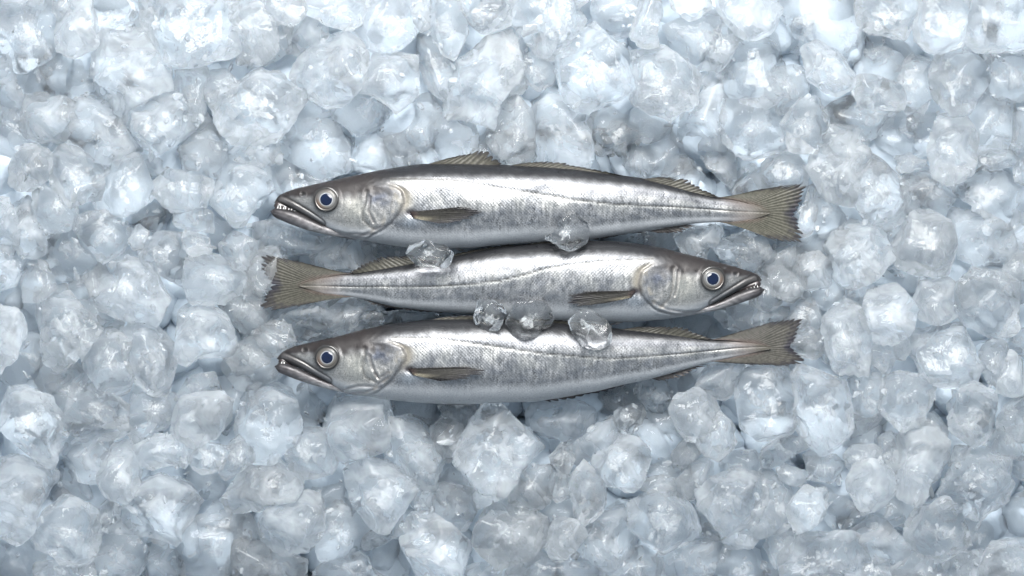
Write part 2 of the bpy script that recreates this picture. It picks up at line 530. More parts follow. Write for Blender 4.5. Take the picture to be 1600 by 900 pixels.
tile(800, 560, '''2:240,620 340,520 380,620 340,720 290,700
2:120,480 140,300 260,260 420,270 490,320 480,430 350,520 220,500
2:380,540 480,440 560,380 660,420 640,520 560,580 450,640 400,620
2:750,470 840,395 900,440 960,540 945,610 860,560 770,500
3:1000,350 1050,240 1190,190 1240,230 1300,360 1280,450 1130,495 1050,460
3:1190,430 1300,340 1390,420 1400,530 1340,600 1290,640 1220,600 1160,520
2:780,220 830,150 960,170 1000,270 950,320 860,290
1:540,280 600,180 760,160 780,260 680,310 600,330
2:1180,150 1230,60 1420,40 1400,180 1320,240 1210,210
2:670,330 760,300 820,370 720,460 660,400
1:820,350 1000,340 1060,480 990,540 920,440''')
tile(1200, 675, '''3:1070,380 1100,270 1200,150 1330,110 1500,180 1550,320 1500,420 1420,490 1350,540 1220,520 1130,450
3:490,300 520,220 700,190 780,260 800,340 750,450 660,480 580,480 510,380
3:830,30 880,-60 1020,-40 1120,80 1130,200 1080,340 940,455 790,380 840,260 850,130
2:690,70 760,20 830,60 860,230 810,290 740,200
2:470,170 540,100 660,90 720,160 560,240
3:870,680 880,560 960,450 1100,440 1190,500 1260,640 1260,700 1180,770 1060,805 950,760
3:100,800 200,640 340,620 560,650 630,770 570,920 420,960 100,960
3:140,560 150,430 230,330 320,320 380,450 330,550 200,630
2:340,360 450,340 540,420 660,530 560,590 460,620 380,540
2:500,600 640,530 760,550 860,650 850,740 790,810 680,790 590,700
2:-60,240 20,240 110,330 140,430 120,570 0,650 -60,620
2:0,690 120,590 200,640 110,790 60,830 10,760
2:1190,530 1320,560 1380,600 1370,700 1250,750 1270,640
3:1340,800 1400,690 1560,680 1660,740 1660,960 1340,960
1:1370,560 1500,440 1660,420 1660,600 1540,690 1420,660
2:780,830 900,760 1110,830 1120,940 790,940
2:580,900 640,790 730,810 770,900 720,960
2:1120,830 1240,760 1340,760 1330,940 1130,940
2:240,170 380,140 450,190 390,300 280,280
2:0,200 0,100 130,30 240,60 250,100 120,170 30,215
2:50,240 130,220 250,260 180,330 90,300
2:660,500 780,400 900,450 920,500 850,600 760,560
1:1490,160 1640,150 1640,280 1560,270
2:1380,100 1420,0 1640,-40 1640,150 1500,150
2:1140,200 1180,90 1270,110 1240,180
1:-20,830 60,850 90,950 -20,950''')
tile(300, 340, '''2:370,60 520,30 640,110 860,130 760,210 560,200 420,130
2:745,220 840,140 1040,150 1110,180 1100,280 960,340 800,290 750,260
1:1060,140 1340,180 1340,230 1110,250
2:340,470 360,330 430,240 490,370 430,560 360,500
2:190,540 260,480 440,580 540,590 510,680 400,700 350,700 260,640
2:540,640 580,580 760,540 940,510 900,620 840,670 700,690 600,660
2:850,680 930,580 1000,510 1120,560 1170,660 1040,700 900,740
1:1160,640 1180,580 1360,590 1500,610 1400,650 1180,680
2:400,720 480,670 580,670 630,790 560,840 480,860
2:250,860 340,760 420,760 470,860 440,900 350,930 280,940
1:660,700 800,680 870,700 760,770 660,790''')
tile(950, 330, '''2:980,350 1100,330 1200,420 1190,520 1130,550 1040,510
2:1180,300 1290,260 1370,320 1360,460 1200,470 1170,380
2:600,240 720,170 860,190 980,270 900,350 720,300
2:430,150 560,100 620,130 570,240 600,280 480,260
2:550,200 640,90 720,120 660,210 600,240
2:740,160 860,130 980,190 1080,250 1000,330 900,250
2:680,690 720,610 900,590 1080,610 1080,680 940,720 740,770
1:420,680 600,650 690,680 720,770 600,790 470,720
2:940,360 1020,440 1080,570 980,600 900,560
2:1150,790 1260,720 1340,780 1300,900 1180,900
1:0,150 180,150 420,150 480,250 300,220 100,190
2:1070,260 1160,230 1180,330 1100,330''')

# ---- fill what the outlines leave open with lower lumps, then the packed mass beneath
rng = np.random.default_rng(11)
GX, GY = np.meshgrid(np.arange(-30, 1631, 6), np.arange(-30, 931, 6))


def inside(poly, x, y):
    r = np.zeros(x.shape, bool)
    n = len(poly)
    for i in range(n):
        (x0, y0), (x1, y1) = poly[i], poly[(i + 1) % n]
        if y0 == y1:
            continue
        c = ((y0 > y) != (y1 > y)) & (x < (x1 - x0) * (y - y0) / (y1 - y0) + x0)
        r ^= c
    return r


FISH_ZONES = [np.array(q) for q in (
    [(425, 335), (440, 305), (600, 268), (760, 258), (960, 275), (1130, 312), (1255, 290), (1250, 378), (1130, 345), (900, 376), (640, 388), (500, 362)],
    [(1190, 445), (1050, 392), (950, 378), (780, 387), (540, 428), (410, 400), (412, 482), (540, 463), (700, 488), (900, 503), (1030, 498), (1150, 476)],
    [(433, 565), (500, 533), (640, 503), (800, 500), (1000, 515), (1126, 530), (1250, 500), (1255, 570), (1100, 567), (960, 604), (780, 628), (600, 624), (480, 598)])]
cover = np.zeros(GX.shape, bool)
for lv, q in ICE:
    cover |= inside(q, GX, GY)
for q in FISH_ZONES:
    cover |= inside(q, GX, GY)
n_traced = len(ICE)
for it in range(60):
    gap = ~cover & (GX > -10) & (GX < 1610) & (GY > -10) & (GY < 910)
    if gap.sum() < 40 or len(ICE) >= 296:
        break
    # densest gap: box-filtered
    c = np.cumsum(np.cumsum(np.pad(gap.astype(float), ((5, 4), (5, 4))), 0), 1)
    c = np.pad(c, ((1, 0), (1, 0)))
    dens = c[9:, 9:][:gap.shape[0], :gap.shape[1]] - c[:-9, 9:][:gap.shape[0], :gap.shape[1]] - c[9:, :-9][:gap.shape[0], :gap.shape[1]] + c[:-9, :-9][:gap.shape[0], :gap.shape[1]]
    iy, ix = np.unravel_index(np.argmax(dens), dens.shape)
    if dens[iy, ix] < 8:
        break
    cx, cyy = GX[iy, ix], GY[iy, ix]
    r0 = rng.uniform(30, 46)
    k = rng.integers(6, 9)
    an = np.sort(rng.uniform(0, 6.283, k))
    q = np.stack([cx + r0 * np.cos(an) * rng.uniform(.85, 1.2, k), cyy + r0 * np.sin(an) * rng.uniform(.85, 1.2, k)], 1)
    if np.ptp(q[:, 0]) < 40 or np.ptp(q[:, 1]) < 40:
        continue
    ICE.append((1, q))
    cover |= (GX - cx) ** 2 + (GY - cyy) ** 2 < (r0 * 0.95) ** 2
print('ice outlines', n_traced, 'all', len(ICE))

TOP = {3: 50, 2: 16, 1: -12}          # height of a lump's crown above the layout plane
made = []
for i, (lv, q) in enumerate(ICE):
    cen = (q.min(0) + q.max(0)) / 2
    rel = (q - cen) * np.array([1, -1]) * {3: 1.10, 2: 1.26, 1: 1.4}[lv]
    w, h = np.ptp(rel[:, 0]), np.ptp(rel[:, 1])
    hz = 0.40 * min(w, h) + 0.06 * max(w, h)
    hz = min(hz, 46)
    zc = TOP[lv] - hz + rng.uniform(-7, 7)
    big = ICO5 if lv == 3 and w * h > 115 ** 2 else ICO4
    X = ice_shape(rng, rel, hz, big[0], sharp=rng.uniform(60, 160), scoops=int(rng.integers(2, 6)))
    # lumps lean over the ones below them in the picture
    lean = rng.uniform(0.02, 0.22)
    side = rng.uniform(-0.12, 0.12)
    X[:, 2] += -X[:, 1] * lean + X[:, 0] * side
    loc = W(cen[0], cen[1], zc)
    o = mesh_obj('ice_chunk', Wv(np.stack([X[:, 0] + cen[0], cen[1] - X[:, 1], X[:, 2] + zc], 1)), big[1], M_SHELL if lv == 3 else M_SHELL_LOW, loc=loc)
    if lv >= 2:
        V, F, A = crack_sheets(rng, rel, hz, int(rng.integers(2, 5)) if lv == 3 else 2)
        V[:, 2] += -V[:, 1] * lean + V[:, 0] * side
        c = mesh_obj('inner_crack', Wv(np.stack([V[:, 0] + cen[0], cen[1] - V[:, 1], V[:, 2] + zc], 1)), F, M_CORE, loc=loc, attrs={'fade': A})
        c.location = (0, 0, 0)
        c.parent = o
    o['category'] = 'ice'
    o['group'] = 'ice chunks spread around the fish'
    made.append((o, lv, cen, w, h, q))

# labels: what size and shape, and where it lies
ORD = ['first', 'second', 'third', 'fourth', 'fifth', 'sixth', 'seventh', 'eighth', 'ninth', 'tenth', 'eleventh', 'twelfth', 'thirteenth', 'fourteenth', 'fifteenth', 'sixteenth', 'seventeenth', 'eighteenth']
LEVELS = [(75, 'in the topmost row'), (150, 'in the second row down'), (225, 'well above the top fish'), (290, 'just above the top fish\'s height'),
          (345, 'level with the top fish'), (400, 'level with the gap under the top fish'), (470, 'level with the middle fish'),
          (530, 'level with the gap under the middle fish'), (590, 'level with the bottom fish'), (660, 'just under the bottom fish\'s height'),
          (730, 'well below the bottom fish'), (800, 'two rows above the bottom'), (850, 'one row above the bottom'), (2000, 'in the bottommost row')]
COLS = [(470, 'snout'), (555, 'eye'), (640, 'gill cover'), (740, 'side fin'), (840, 'mid back'), (940, 'middle'), (1040, 'rear half'), (1140, 'tail stalk'), (3000, 'tail fin')]


def fish_top(x):
    return np.interp(x, [430, 600, 760, 960, 1130, 1258], [305, 268, 258, 275, 310, 290])


def fish_bot(x):
    return np.interp(x, [430, 600, 780, 960, 1100, 1258], [580, 624, 628, 604, 567, 570])


buckets = {}
for m in made:
    o, lv, cen, w, h, q = m
    x, y = cen
    x, y = min(max(x, 0), 1599), min(max(y, 0), 899)
    if x < 415 or x > 1262:
        lev = next(n for b, n in LEVELS if y < b)
        buckets.setdefault(('left' if x < 415 else 'right', lev), []).append((x if x < 415 else 1600 - x, m))
    elif y < fish_top(x) + 5 or y > fish_bot(x) - 8:
        col = next(n for b, n in COLS if x < b)
        up = y < fish_top(x) + 5
        buckets.setdefault(('up' if up else 'down', col), []).append(((fish_top(x) - y) if up else (y - fish_bot(x)), m))
    else:
        mid = np.interp(x, [400, 540, 780, 950, 1060, 1190], [440, 445, 440, 440, 445, 445])
        buckets.setdefault(('gap', 'top and middle' if y < mid else 'middle and bottom'), []).append((x, m))
for (kind, where), lst in buckets.items():
    lst.sort(key=lambda e: e[0])
    for k, (_, (o, lv, cen, w, h, q)) in enumerate(lst):
        s = math.sqrt(w * h)
        size = 'big' if s > 108 else 'medium' if s > 72 else 'small'
        shape = 'wide' if w > 1.3 * h else 'tall' if h > 1.3 * w else 'lumpy'
        tone = {3: 'milky', 2: 'pale', 1: 'half-hidden'}[lv]
        if kind in ('left', 'right'):
            lab = f'{size} {shape} ice chunk, {ORD[k]} from {kind} edge, {where}'
        elif kind == 'up':
            lab = f'{size} {shape} {tone} ice chunk, {ORD[k]} upward from the top fish\'s {where}'
        elif kind == 'down':
            lab = f'{size} {shape} {tone} ice chunk, {ORD[k]} downward from the bottom fish\'s {where}'
        else:
            lab = f'{size} {shape} {tone} ice chunk, {ORD[k]} from left between {where} fish'
        o['label'] = lab

# packed ice beneath: one mass
VV, FF, off = [], [], 0
for gy in range(-60, 961, 62):
    for gx in range(-80, 1681, 66):
        for z0 in (-72, -108, -145):
            x = gx + rng.uniform(-20, 20) + (33 if (gy // 62 + (z0 == -108)) % 2 else 0)
            y = gy + rng.uniform(-18, 18) + (31 if z0 == -108 else 0)
            s = rng.uniform(40, 56)
            k = 7
            an = np.sort(rng.uniform(0, 6.283, k)) * 0.3 + np.arange(k) * 6.283 / k * 0.7
            rel = np.stack([s * np.cos(an), s * np.sin(an)], 1)
            d = ICO3 if z0 == -72 else ICO2
            X = ice_shape(rng, rel, s * 0.8, d[0], sharp=40)
            VV.append(Wv(np.stack([X[:, 0] + x, y - X[:, 1], X[:, 2] + z0 + rng.uniform(-14, 14)], 1)))
            FF.append(d[1] + off)
            off += len(d[0])
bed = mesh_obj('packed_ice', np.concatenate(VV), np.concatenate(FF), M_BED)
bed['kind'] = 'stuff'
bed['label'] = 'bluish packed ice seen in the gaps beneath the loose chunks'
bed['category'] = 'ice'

# ice crumbs and splinters caught between the lumps: too many and too small to count
HG = np.full((160, 280), -80.0)
for o, lv, cen, w, h, q in made:
    co = np.empty(len(o.data.vertices) * 3, np.float32)
    o.data.vertices.foreach_get('co', co)
    co = co.reshape(-1, 3) + np.array(o.location)
    k = 1 - co[:, 2] / CAM_Z
    ix = ((co[:, 0] / k / P + 800) / 6).astype(int) + 5
    iy = ((450 - co[:, 1] / k / P) / 6).astype(int) + 5
    ok = (ix >= 0) & (ix < 280) & (iy >= 0) & (iy < 160)
    np.maximum.at(HG, (iy[ok], ix[ok]), co[ok, 2] / P)
ICO1 = ico(1)
VV, FF, off = [], [], 0
n = 0
while n < 620:
    x, y = rng.uniform(-5, 1605), rng.uniform(-5, 905)
    if any(inside(z, np.array([x]), np.array([y]))[0] for z in FISH_ZONES):
        continue
    gx, gy = int(x / 6) + 5, int(y / 6) + 5
    z = HG[gy, gx]
    around = HG[max(0, gy - 4):gy + 5, max(0, gx - 4):gx + 5].mean()
    if z > around + 3 and rng.random() < 0.8:
        continue
    s = rng.uniform(2.0, 4.5) * (1.7 if rng.random() < 0.15 else 1)
    m = np.linalg.qr(rng.normal(size=(3, 3)))[0]
    X = (ICO1[0] * rng.uniform(0.75, 1.25, (len(ICO1[0]), 1)) * np.array([s * rng.uniform(1, 2.2), s, s * 0.7])) @ m.T
    VV.append(Wv(X + np.array([x, y, z + s * 0.3])))
    FF.append(ICO1[1] + off)
    off += len(X)
    n += 1
cr = mesh_obj('ice_crumbs', np.concatenate(VV), np.concatenate(FF), M_SHELL, smooth=False)
cr['kind'] = 'stuff'
cr['label'] = 'tiny ice crumbs and splinters scattered between the chunks'
cr['category'] = 'ice'

# the loose ice goes on outside the view
VV, FF, off = [], [], 0
for gy in range(-420, 1321, 84):
    for gx in range(-560, 2161, 90):
        if -75 < gx < 1675 and -75 < gy < 975:
            continue
        for z0 in (-70, -8):
            x, y = gx + rng.uniform(-26, 26), gy + rng.uniform(-24, 24)
            s = rng.uniform(46, 66)
            an = np.sort(rng.uniform(0, 6.283, 7)) * 0.3 + np.arange(7) * 6.283 / 7 * 0.7
            X = ice_shape(rng, np.stack([s * np.cos(an), s * np.sin(an)], 1), s * 0.8, ICO2[0], sharp=40)
            VV.append(Wv(np.stack([X[:, 0] + x, y - X[:, 1], X[:, 2] + z0 + rng.uniform(-12, 12)], 1)))
            FF.append(ICO2[1] + off)
            off += len(ICO2[0])
lo = mesh_obj('outer_ice', np.concatenate(VV), np.concatenate(FF), M_SHELL_LOW)
lo['kind'] = 'stuff'
lo['label'] = 'more loose ice going on beyond the picture edges'
lo['category'] = 'ice'

# ---------------------------------------------------------------- fish
def smooth_curve(pts, n=3000, win=5.0, x0=None, x1=None):
    """drawing curve y(x) through pts, softened"""
    p = np.array(pts, float)
    xs = np.linspace(p[0, 0], p[-1, 0], n)
    ys = np.interp(xs, p[:, 0], p[:, 1])
    dx = xs[1] - xs[0]
    k = max(1, int(win / dx))
    ker = np.hanning(2 * k + 3)
    ker /= ker.sum()
    pad = len(ker) // 2
    lo = ys[0] - (ys[1:pad + 1][::-1] - ys[0])
    hi = ys[-1] - (ys[-pad - 1:-1][::-1] - ys[-1])
    ys = np.convolve(np.concatenate([lo, ys, hi]), ker, 'valid')
    return lambda x: np.interp(x, xs, ys)


def sstep(a, b, x):
    q = np.clip((x - a) / (b - a), 0, 1)
    return q * q * (3 - 2 * q)


def mixc(c0, c1, f):
    return c0 * (1 - f[:, None]) + np.array(c1)[None, :] * f[:, None]


def vnoise(x, y, s, seed):
    """cheap smooth 2-D noise in 0..1"""
    r = np.random.default_rng(seed)
    o = np.zeros_like(x)
    for i in range(9):
        a = r.uniform(0, 6.28)
        f = r.uniform(0.6, 1.7) / s * 6.28
        o += np.sin((x * math.cos(a) + y * math.sin(a)) * f + r.uniform(0, 6.28) + 1.3 * np.sin((x * math.sin(a) - y * math.cos(a)) * f * 0.7 + r.uniform(0, 6.28)))
    return np.clip(0.5 + o / 9 * 1.1, 0, 1)


def hdm(d):
    return sstep(-62, -44, d) * (1 - sstep(-8, 0, d))


def polydist(x, y, pts):
    """distance to a drawn line, and the run along it"""
    best = np.full(x.shape, 1e9)
    p = np.array(pts, float)
    for (ax, ay), (bx, by) in zip(p[:-1], p[1:]):
        dx, dy = bx - ax, by - ay
        u = np.clip(((x - ax) * dx + (y - ay) * dy) / (dx * dx + dy * dy), 0, 1)
        best = np.minimum(best, np.hypot(x - ax - u * dx, y - ay - u * dy))
    return best


# --- skin: pigment and painted groove shade from the mesh, scale rows and glitter from the nodes
def skin_material():
    t = NT('fish_skin')
    pig = t.attr('pigment', 'Color')
    met = t.attr('silver')
    sca = t.attr('scaly')
    uv = t.attr('scale_uv', 'Vector')
    sep = t.node('ShaderNodeSeparateXYZ', {0: uv})
    obj = t.node('ShaderNodeTexCoord').outputs['Object']
    strk = t.noise(t.node('ShaderNodeMapping', {'Vector': obj, 'Scale': (1.0, 0.28, 0.5), 'Rotation': (0, 0, 0.25)}).outputs[0], 420, 3, 0.4, 0.6)
    wob = t.ramp(t.noise(obj, 120, 2), 0, 1, -1.2, 1.2)
    u = t.math('ADD', sep.outputs[0], wob)
    v = t.math('ADD', sep.outputs[1], wob)
    k = 2 * math.pi / 5.4
    a = t.math('SINE', t.math('MULTIPLY', t.math('ADD', u, v), k))
    b = t.math('SINE', t.math('MULTIPLY', t.math('SUBTRACT', u, v), k))
    lat = t.math('MULTIPLY', t.math('ADD', t.math('MULTIPLY', a, 0.75), t.math('MULTIPLY', b, 0.35)), sca)
    glit = t.noise(obj, 900, 2, 0.3, 0.7)
    patch = t.noise(obj, 130, 3, 0.8)
    fac = t.math('ADD', t.math('MULTIPLY', t.ramp(strk, 0.32, 0.68, -0.30, 0.30), t.ramp(sca, 0, 1, 0.2, 1.0)), t.math('ADD', t.ramp(glit, 0.3, 0.70, -0.5, 0.5), t.math('MULTIPLY', lat, 0.10)))
    fac = t.math('MULTIPLY', fac, t.ramp(patch, 0.35, 0.65, 0.35, 1.0))
    fac = t.math('MULTIPLY', fac, t.ramp(met, 0, 1, 0.25, 1.0))
    hsv = t.node('ShaderNodeHueSaturation', {'Color': pig, 'Value': t.math('MULTIPLY', t.math('ADD', fac, 1.0), 0.55), 'Saturation': 1.0})
    h = t.math('ADD', t.math('MULTIPLY', lat, 0.13), t.math('ADD', t.math('MULTIPLY', glit, 0.35), t.math('MULTIPLY', strk, t.ramp(sca, 0, 1, 0.15, 0.7))))
    bmp = t.node('ShaderNodeBump', {'Strength': 0.32, 'Distance': 0.0008, 'Height': h})
    p = t.node('ShaderNodeBsdfPrincipled', {'Base Color': hsv.outputs[0], 'Metallic': t.math('MULTIPLY', met, 0.82),
               'Roughness': t.math('ADD', t.ramp(patch, 0.3, 0.7, 0.16, 0.32), t.ramp(strk, 0.3, 0.7, 0.06, 0.30)), 'Specular IOR Level': 0.35, 'Normal': bmp.outputs[0],
               'Coat Weight': 0.12, 'Coat Roughness': 0.10, 'Coat IOR': 1.35})
    return t.done(p.outputs[0])


def fin_material():
    t = NT('fish_fin')
    pig = t.attr('pigment', 'Color')
    obj = t.node('ShaderNodeTexCoord').outputs['Object']
    hs = t.node('ShaderNodeHueSaturation', {'Color': pig, 'Value': t.ramp(t.noise(obj, 500, 2), 0.3, 0.7, 0.75, 1.25)})
    p = t.node('ShaderNodeBsdfPrincipled', {'Base Color': hs.outputs[0], 'Roughness': 0.45, 'Specular IOR Level': 0.3, 'Coat Weight': 0.06, 'Coat Roughness': 0.15})
    tr = t.node('ShaderNodeBsdfTranslucent', {'Color': hs.outputs[0]})
    return t.done(t.mix(0.35, p.outputs[0], tr.outputs[0]))


def plain(name, col, rough, metal=0.0, coat=0.0):
    t = NT(name)
    obj = t.node('ShaderNodeTexCoord').outputs['Object']
    hs = t.node('ShaderNodeHueSaturation', {'Color': (*col, 1), 'Value': t.ramp(t.noise(obj, 400, 3), 0.3, 0.7, 0.8, 1.2)})
    p = t.node('ShaderNodeBsdfPrincipled', {'Base Color': hs.outputs[0], 'Roughness': rough, 'Metallic': metal, 'Coat Weight': coat, 'Coat Roughness': 0.03})
    return t.done(p.outputs[0])


def eye_material():
    t = NT('fish_iris')
    pig = t.attr('pigment', 'Color')
    p = t.node('ShaderNodeBsdfPrincipled', {'Base Color': pig, 'Roughness': 0.35, 'Metallic': 0.1, 'Coat Weight': 0.45, 'Coat Roughness': 0.02})
    return t.done(p.outputs[0])


M_SKIN, M_FIN, M_EYE = skin_material(), fin_material(), eye_material()
M_PUPIL = plain('fish_pupil', (0.001, 0.006, 0.026), 0.12, 0.0, 0.15)
M_TOOTH = plain('fish_tooth', (0.82, 0.82, 0.80), 0.25, 0.0, 0.5)
M_MOUTH = plain('fish_mouth', (0.030, 0.022, 0.022), 0.35, 0.0, 0.4)


class Fish:
    """built facing left in layout units (x from snout to tail, y down, z up); mirrored afterwards when it faces right"""

    def __init__(s, spec):
        s.sp = spec
        s.mirror = spec.get('mirror', False)
        s.seed = spec['seed']
        s.top = smooth_curve(spec['top'], win=spec.get('win', 7))
        s.bot = smooth_curve(spec['bot'], win=4)
        s.x0, s.x1 = spec['top'][0][0], spec['top'][-1][0]
        s.z0 = spec['z']
        e = bpy.data.objects.new('fish', None)
        COL.objects.link(e)
        s.base = W(s.mx(700), 440 if s.mirror else (s.top(700) + s.bot(700)) / 2, s.z0 - 38)
        e.location = s.base
        e.empty_display_size = 0.02
        e['label'] = spec['label']
        e['category'] = 'fish'
        e['group'] = 'whole silver fish laid on the ice'
        s.root = e

    def mx(s, x):
        return 1600 - x if s.mirror else x

    # body surface
    def zc(s, x):
        q = np.clip((x - s.x0) / (s.x1 - s.x0), 0, 1)
        return s.z0 - 12 * q ** 2 - 8 * (1 - sstep(0, 0.12, q))

    def half(s, x):
        H = (s.bot(x) - s.top(x)) / 2
        q = np.clip((x - s.x0) / (s.x1 - s.x0), 0, 1)
        Hs = np.maximum(H, 1)
        k = np.interp(q, [0, 0.05, 0.12, 0.3, 0.6, 0.84, 0.945, 1.0], [0.95, 0.80, 0.64, 0.62, 0.60, 0.50, 0.26, 0.10])
        return Hs * k

    def zsurf(s, x, y):
        yc, H = (s.bot(x) + s.top(x)) / 2, np.maximum((s.bot(x) - s.top(x)) / 2, 1)
        tt = np.clip((y - yc) / H, -1, 1)
        return s.zc(x) + s.half(x) * (1 - np.abs(tt) ** 2.2) ** (1 / 2.2)

    def put(s, name, a, faces, mat, parent=None, attrs=None, flip=False):
        a = np.array(a, float)
        if s.mirror:
            a[:, 0] = 1600 - a[:, 0]
        faces = np.asarray(faces)
        if s.mirror != flip:
            faces = faces[:, ::-1]
        par = parent or s.root
        o = mesh_obj(name, Wv(a), faces, mat, loc=s.base, attrs=attrs)
        o.location = (0, 0, 0)
        o.parent = par
        return o

    def body(s):
        sp = s.sp
        q = np.linspace(0, 1, 470)
        xs = s.x0 + (s.x1 - s.x0) * (0.55 * q ** 1.6 + 0.45 * q)
        nv = 150
        ph = np.linspace(0, 2 * np.pi, nv, endpoint=False)
        X, PH = np.meshgrid(xs, ph, indexing='ij')
        T, B = s.top(X), s.bot(X)
        yc, H = (T + B) / 2, np.maximum((B - T) / 2, 0.6)
        c, sn = np.cos(PH), np.sin(PH)
        pw = 2 / 2.2
        Y = yc + H * np.sign(c) * np.abs(c) ** pw
        Z = s.zc(X) + s.half(X) * np.sign(sn) * np.abs(sn) ** pw
        x, y, z = X.ravel(), Y.ravel(), Z.ravel()
        up = (np.sin(PH) > -0.15).ravel()
        tt = ((Y - yc) / H).ravel()
        # ---- relief of the head
        ex, ey, er = sp['eye']
        gill = np.array(sp['gill'], float)
        gx = np.interp(y, gill[:, 1], gill[:, 0])
        d = x - gx + 4.0 * (vnoise(x, y, 30, s.seed + 7) - 0.5)
        ing = (y > gill[0, 1] - 4) & (y < gill[-1, 1] + 6)
        fade = sstep(gill[0, 1] - 6, gill[0, 1] + 8, y) * (1 - sstep(gill[-1, 1] - 10, gill[-1, 1] + 6, y))
        rel = np.zeros_like(x)
        rel += fade * (1.7 * sstep(-34, -3, d) * (1 - sstep(-2, 2.5, d)) - 1.9 * np.exp(-((d - 4.5) / 4.5) ** 2))
        dp = polydist(x, y, sp['preop'])
        rel += -1.0 * np.exp(-(dp / 3.2) ** 2) + 0.5 * np.exp(-((dp - 6) / 4) ** 2)
        fan = np.arctan2(y - sp['opercle'][1] + 12, x - sp['opercle'][0] + 34)
        rel += hdm(d) * 0.16 * np.sin(fan * 26 + 3 * vnoise(x, y, 20, s.seed + 8)) * sstep(14, 30, np.hypot(x - sp['opercle'][0] + 34, y - sp['opercle'][1] + 12))
        for ln in sp['folds']:
            df = polydist(x, y, ln)
            rel += -1.3 * np.exp(-(df / 1.8) ** 2) + 0.7 * np.exp(-((df - 4) / 2.4) ** 2)
        dm = polydist(x, y, sp['maxilla'])
        rel += 1.3 * np.exp(-(dm / 4.0) ** 4)
        dg = polydist(x, y, [(a, b - 7.5) for a, b in sp['maxilla']])
        rel += -1.6 * np.exp(-(dg / 2.2) ** 2)
        de = np.hypot(x - ex, y - ey)
        rel += 2.2 * np.exp(-((de - er - 1.5) / 3.5) ** 2) - 4.0 * (1 - sstep(er - 5, er, de))
        nx, ny = sp['nostril']
        rel += -1.6 * np.exp(-(((x - nx) / 3.2) ** 2 + ((y - ny) / 2.4) ** 2)) + 0.8 * np.exp(-((np.hypot(x - nx, y - ny) - 5) / 1.6) ** 2)
        lat = s.latline(x)
        inl = x > gill[:, 0].max() - 20
        rel += np.where(inl, -0.7 * np.exp(-((y - lat) / 1.3) ** 2), 0)
        # soft dents along the flank
        rel += 1.6 * (vnoise(x, y * 1.6, 130, s.seed) - 0.5) * sstep(620, 680, x)
        rel += 0.4 * (vnoise(x, y, 36, s.seed + 5) - 0.5)
        z = z + np.where(up, rel * np.clip(np.sin(PH).ravel() * 1.6 + 0.1, 0, 1), 0)
        # ---- pigment, with the shade of the head grooves painted in
        n1 = vnoise(x, y, 70, s.seed + 1)
        n2 = vnoise(x, y, 24, s.seed + 2)
        n3 = vnoise(x, y * 2.2, 46, s.seed + 3)
        col = np.tile(np.array([0.475, 0.485, 0.50]), (len(x), 1))
        sil = np.ones(len(x))
        col = mixc(col, (0.30, 0.32, 0.355), 0.65 * sstep(0.42, 0.8, n3) * sstep(-0.25, 0.1, tt) * (1 - sstep(0.45, 0.7, tt)))
        col = mixc(col, (0.72, 0.72, 0.70), 0.6 * sstep(0.5, 0.85, n1) * sstep(-0.5, -0.3, tt) * (1 - sstep(0.1, 0.4, tt)))
        belly = sstep(0.50, 0.72, tt)
        col = mixc(col, (0.58, 0.605, 0.635), belly)
        sil = sil * (1 - 0.75 * belly)
        dors = 1.0 - sstep(-0.80, -0.44, tt + 0.05 * (n2 - 0.5))
        col = mixc(col, (0.029, 0.0305, 0.035), dors)
        sil = sil * (1 - 0.75 * dors)
        mid = (1 - sstep(-0.46, -0.22, tt)) * (1 - dors)
        col = mixc(col, (0.26, 0.27, 0.295), 0.75 * mid)
        # head
        hd = 1 - sstep(-26, 4, d)
        gold = hd * sstep(-0.45, -0.1, tt) * (1 - sstep(0.5, 0.8, tt))
        col = mixc(col, (0.58, 0.57, 0.55), 0.8 * gold)
        cheek = np.exp(-(((x - ex - 47) / 20) ** 2 + ((y - ey - 14) / 22) ** 2))
        col = mixc(col, (0.86, 0.84, 0.76), 0.8 * cheek)
        ox, oy = sp['opercle']
        blue = np.exp(-(((x - ox) / 22) ** 2 + ((y - oy) / 13) ** 2))
        col = mixc(col, (0.15, 0.175, 0.24), np.clip(blue * (0.35 + 0.9 * n2), 0, 0.85))
        warm = np.exp(-(((x - gx - 6) / 9) ** 2)) * fade * (1 - sstep(oy + 4, oy + 34, y)) + 0.6 * fade * np.exp(-((d + 10) / 7) ** 2) * sstep(0.45, 0.8, n2)
        warm = np.clip(warm, 0, 1)
        col = mixc(col, (0.50, 0.44, 0.33), 0.7 * warm)
        sil = sil * (1 - 0.7 * warm)
        hdark = (1 - sstep(-0.55, -0.05, tt + 0.16 * (n2 - 0.5))) * (1 - sstep(-40, 22, d))
        col = mixc(col, (0.040, 0.034, 0.034), hdark)
        sil = sil * (1 - 0.8 * hdark)
        snout = 1 - sstep(s.x0 + 10, s.x0 + 50, x + 0.45 * (ey - y))
        col = mixc(col, (0.045, 0.040, 0.041), 0.92 * snout)
        sil = sil * (1 - 0.75 * snout)
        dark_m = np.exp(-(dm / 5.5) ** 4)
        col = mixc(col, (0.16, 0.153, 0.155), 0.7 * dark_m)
        col = mixc(col, (0.02, 0.018, 0.02), 0.8 * np.exp(-((dm - 6.2) / 1.5) ** 2))  # dark lip line, with the maxilla's groove shade painted in
        col = mixc(col, (0.25, 0.235, 0.22), 0.55 * np.exp(-(dp / 2.0) ** 2))  # shade of the preopercle groove, painted into the skin colour
        col = mixc(col, (0.17, 0.16, 0.16), 0.65 * fade * np.exp(-((d - 2.5) / 2.2) ** 2))  # shade in the gill slit, painted along its edge
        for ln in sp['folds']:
            col = mixc(col, (0.30, 0.27, 0.27), 0.5 * np.exp(-(polydist(x, y, ln) / 1.6) ** 2))  # painted shade in the throat and gill folds
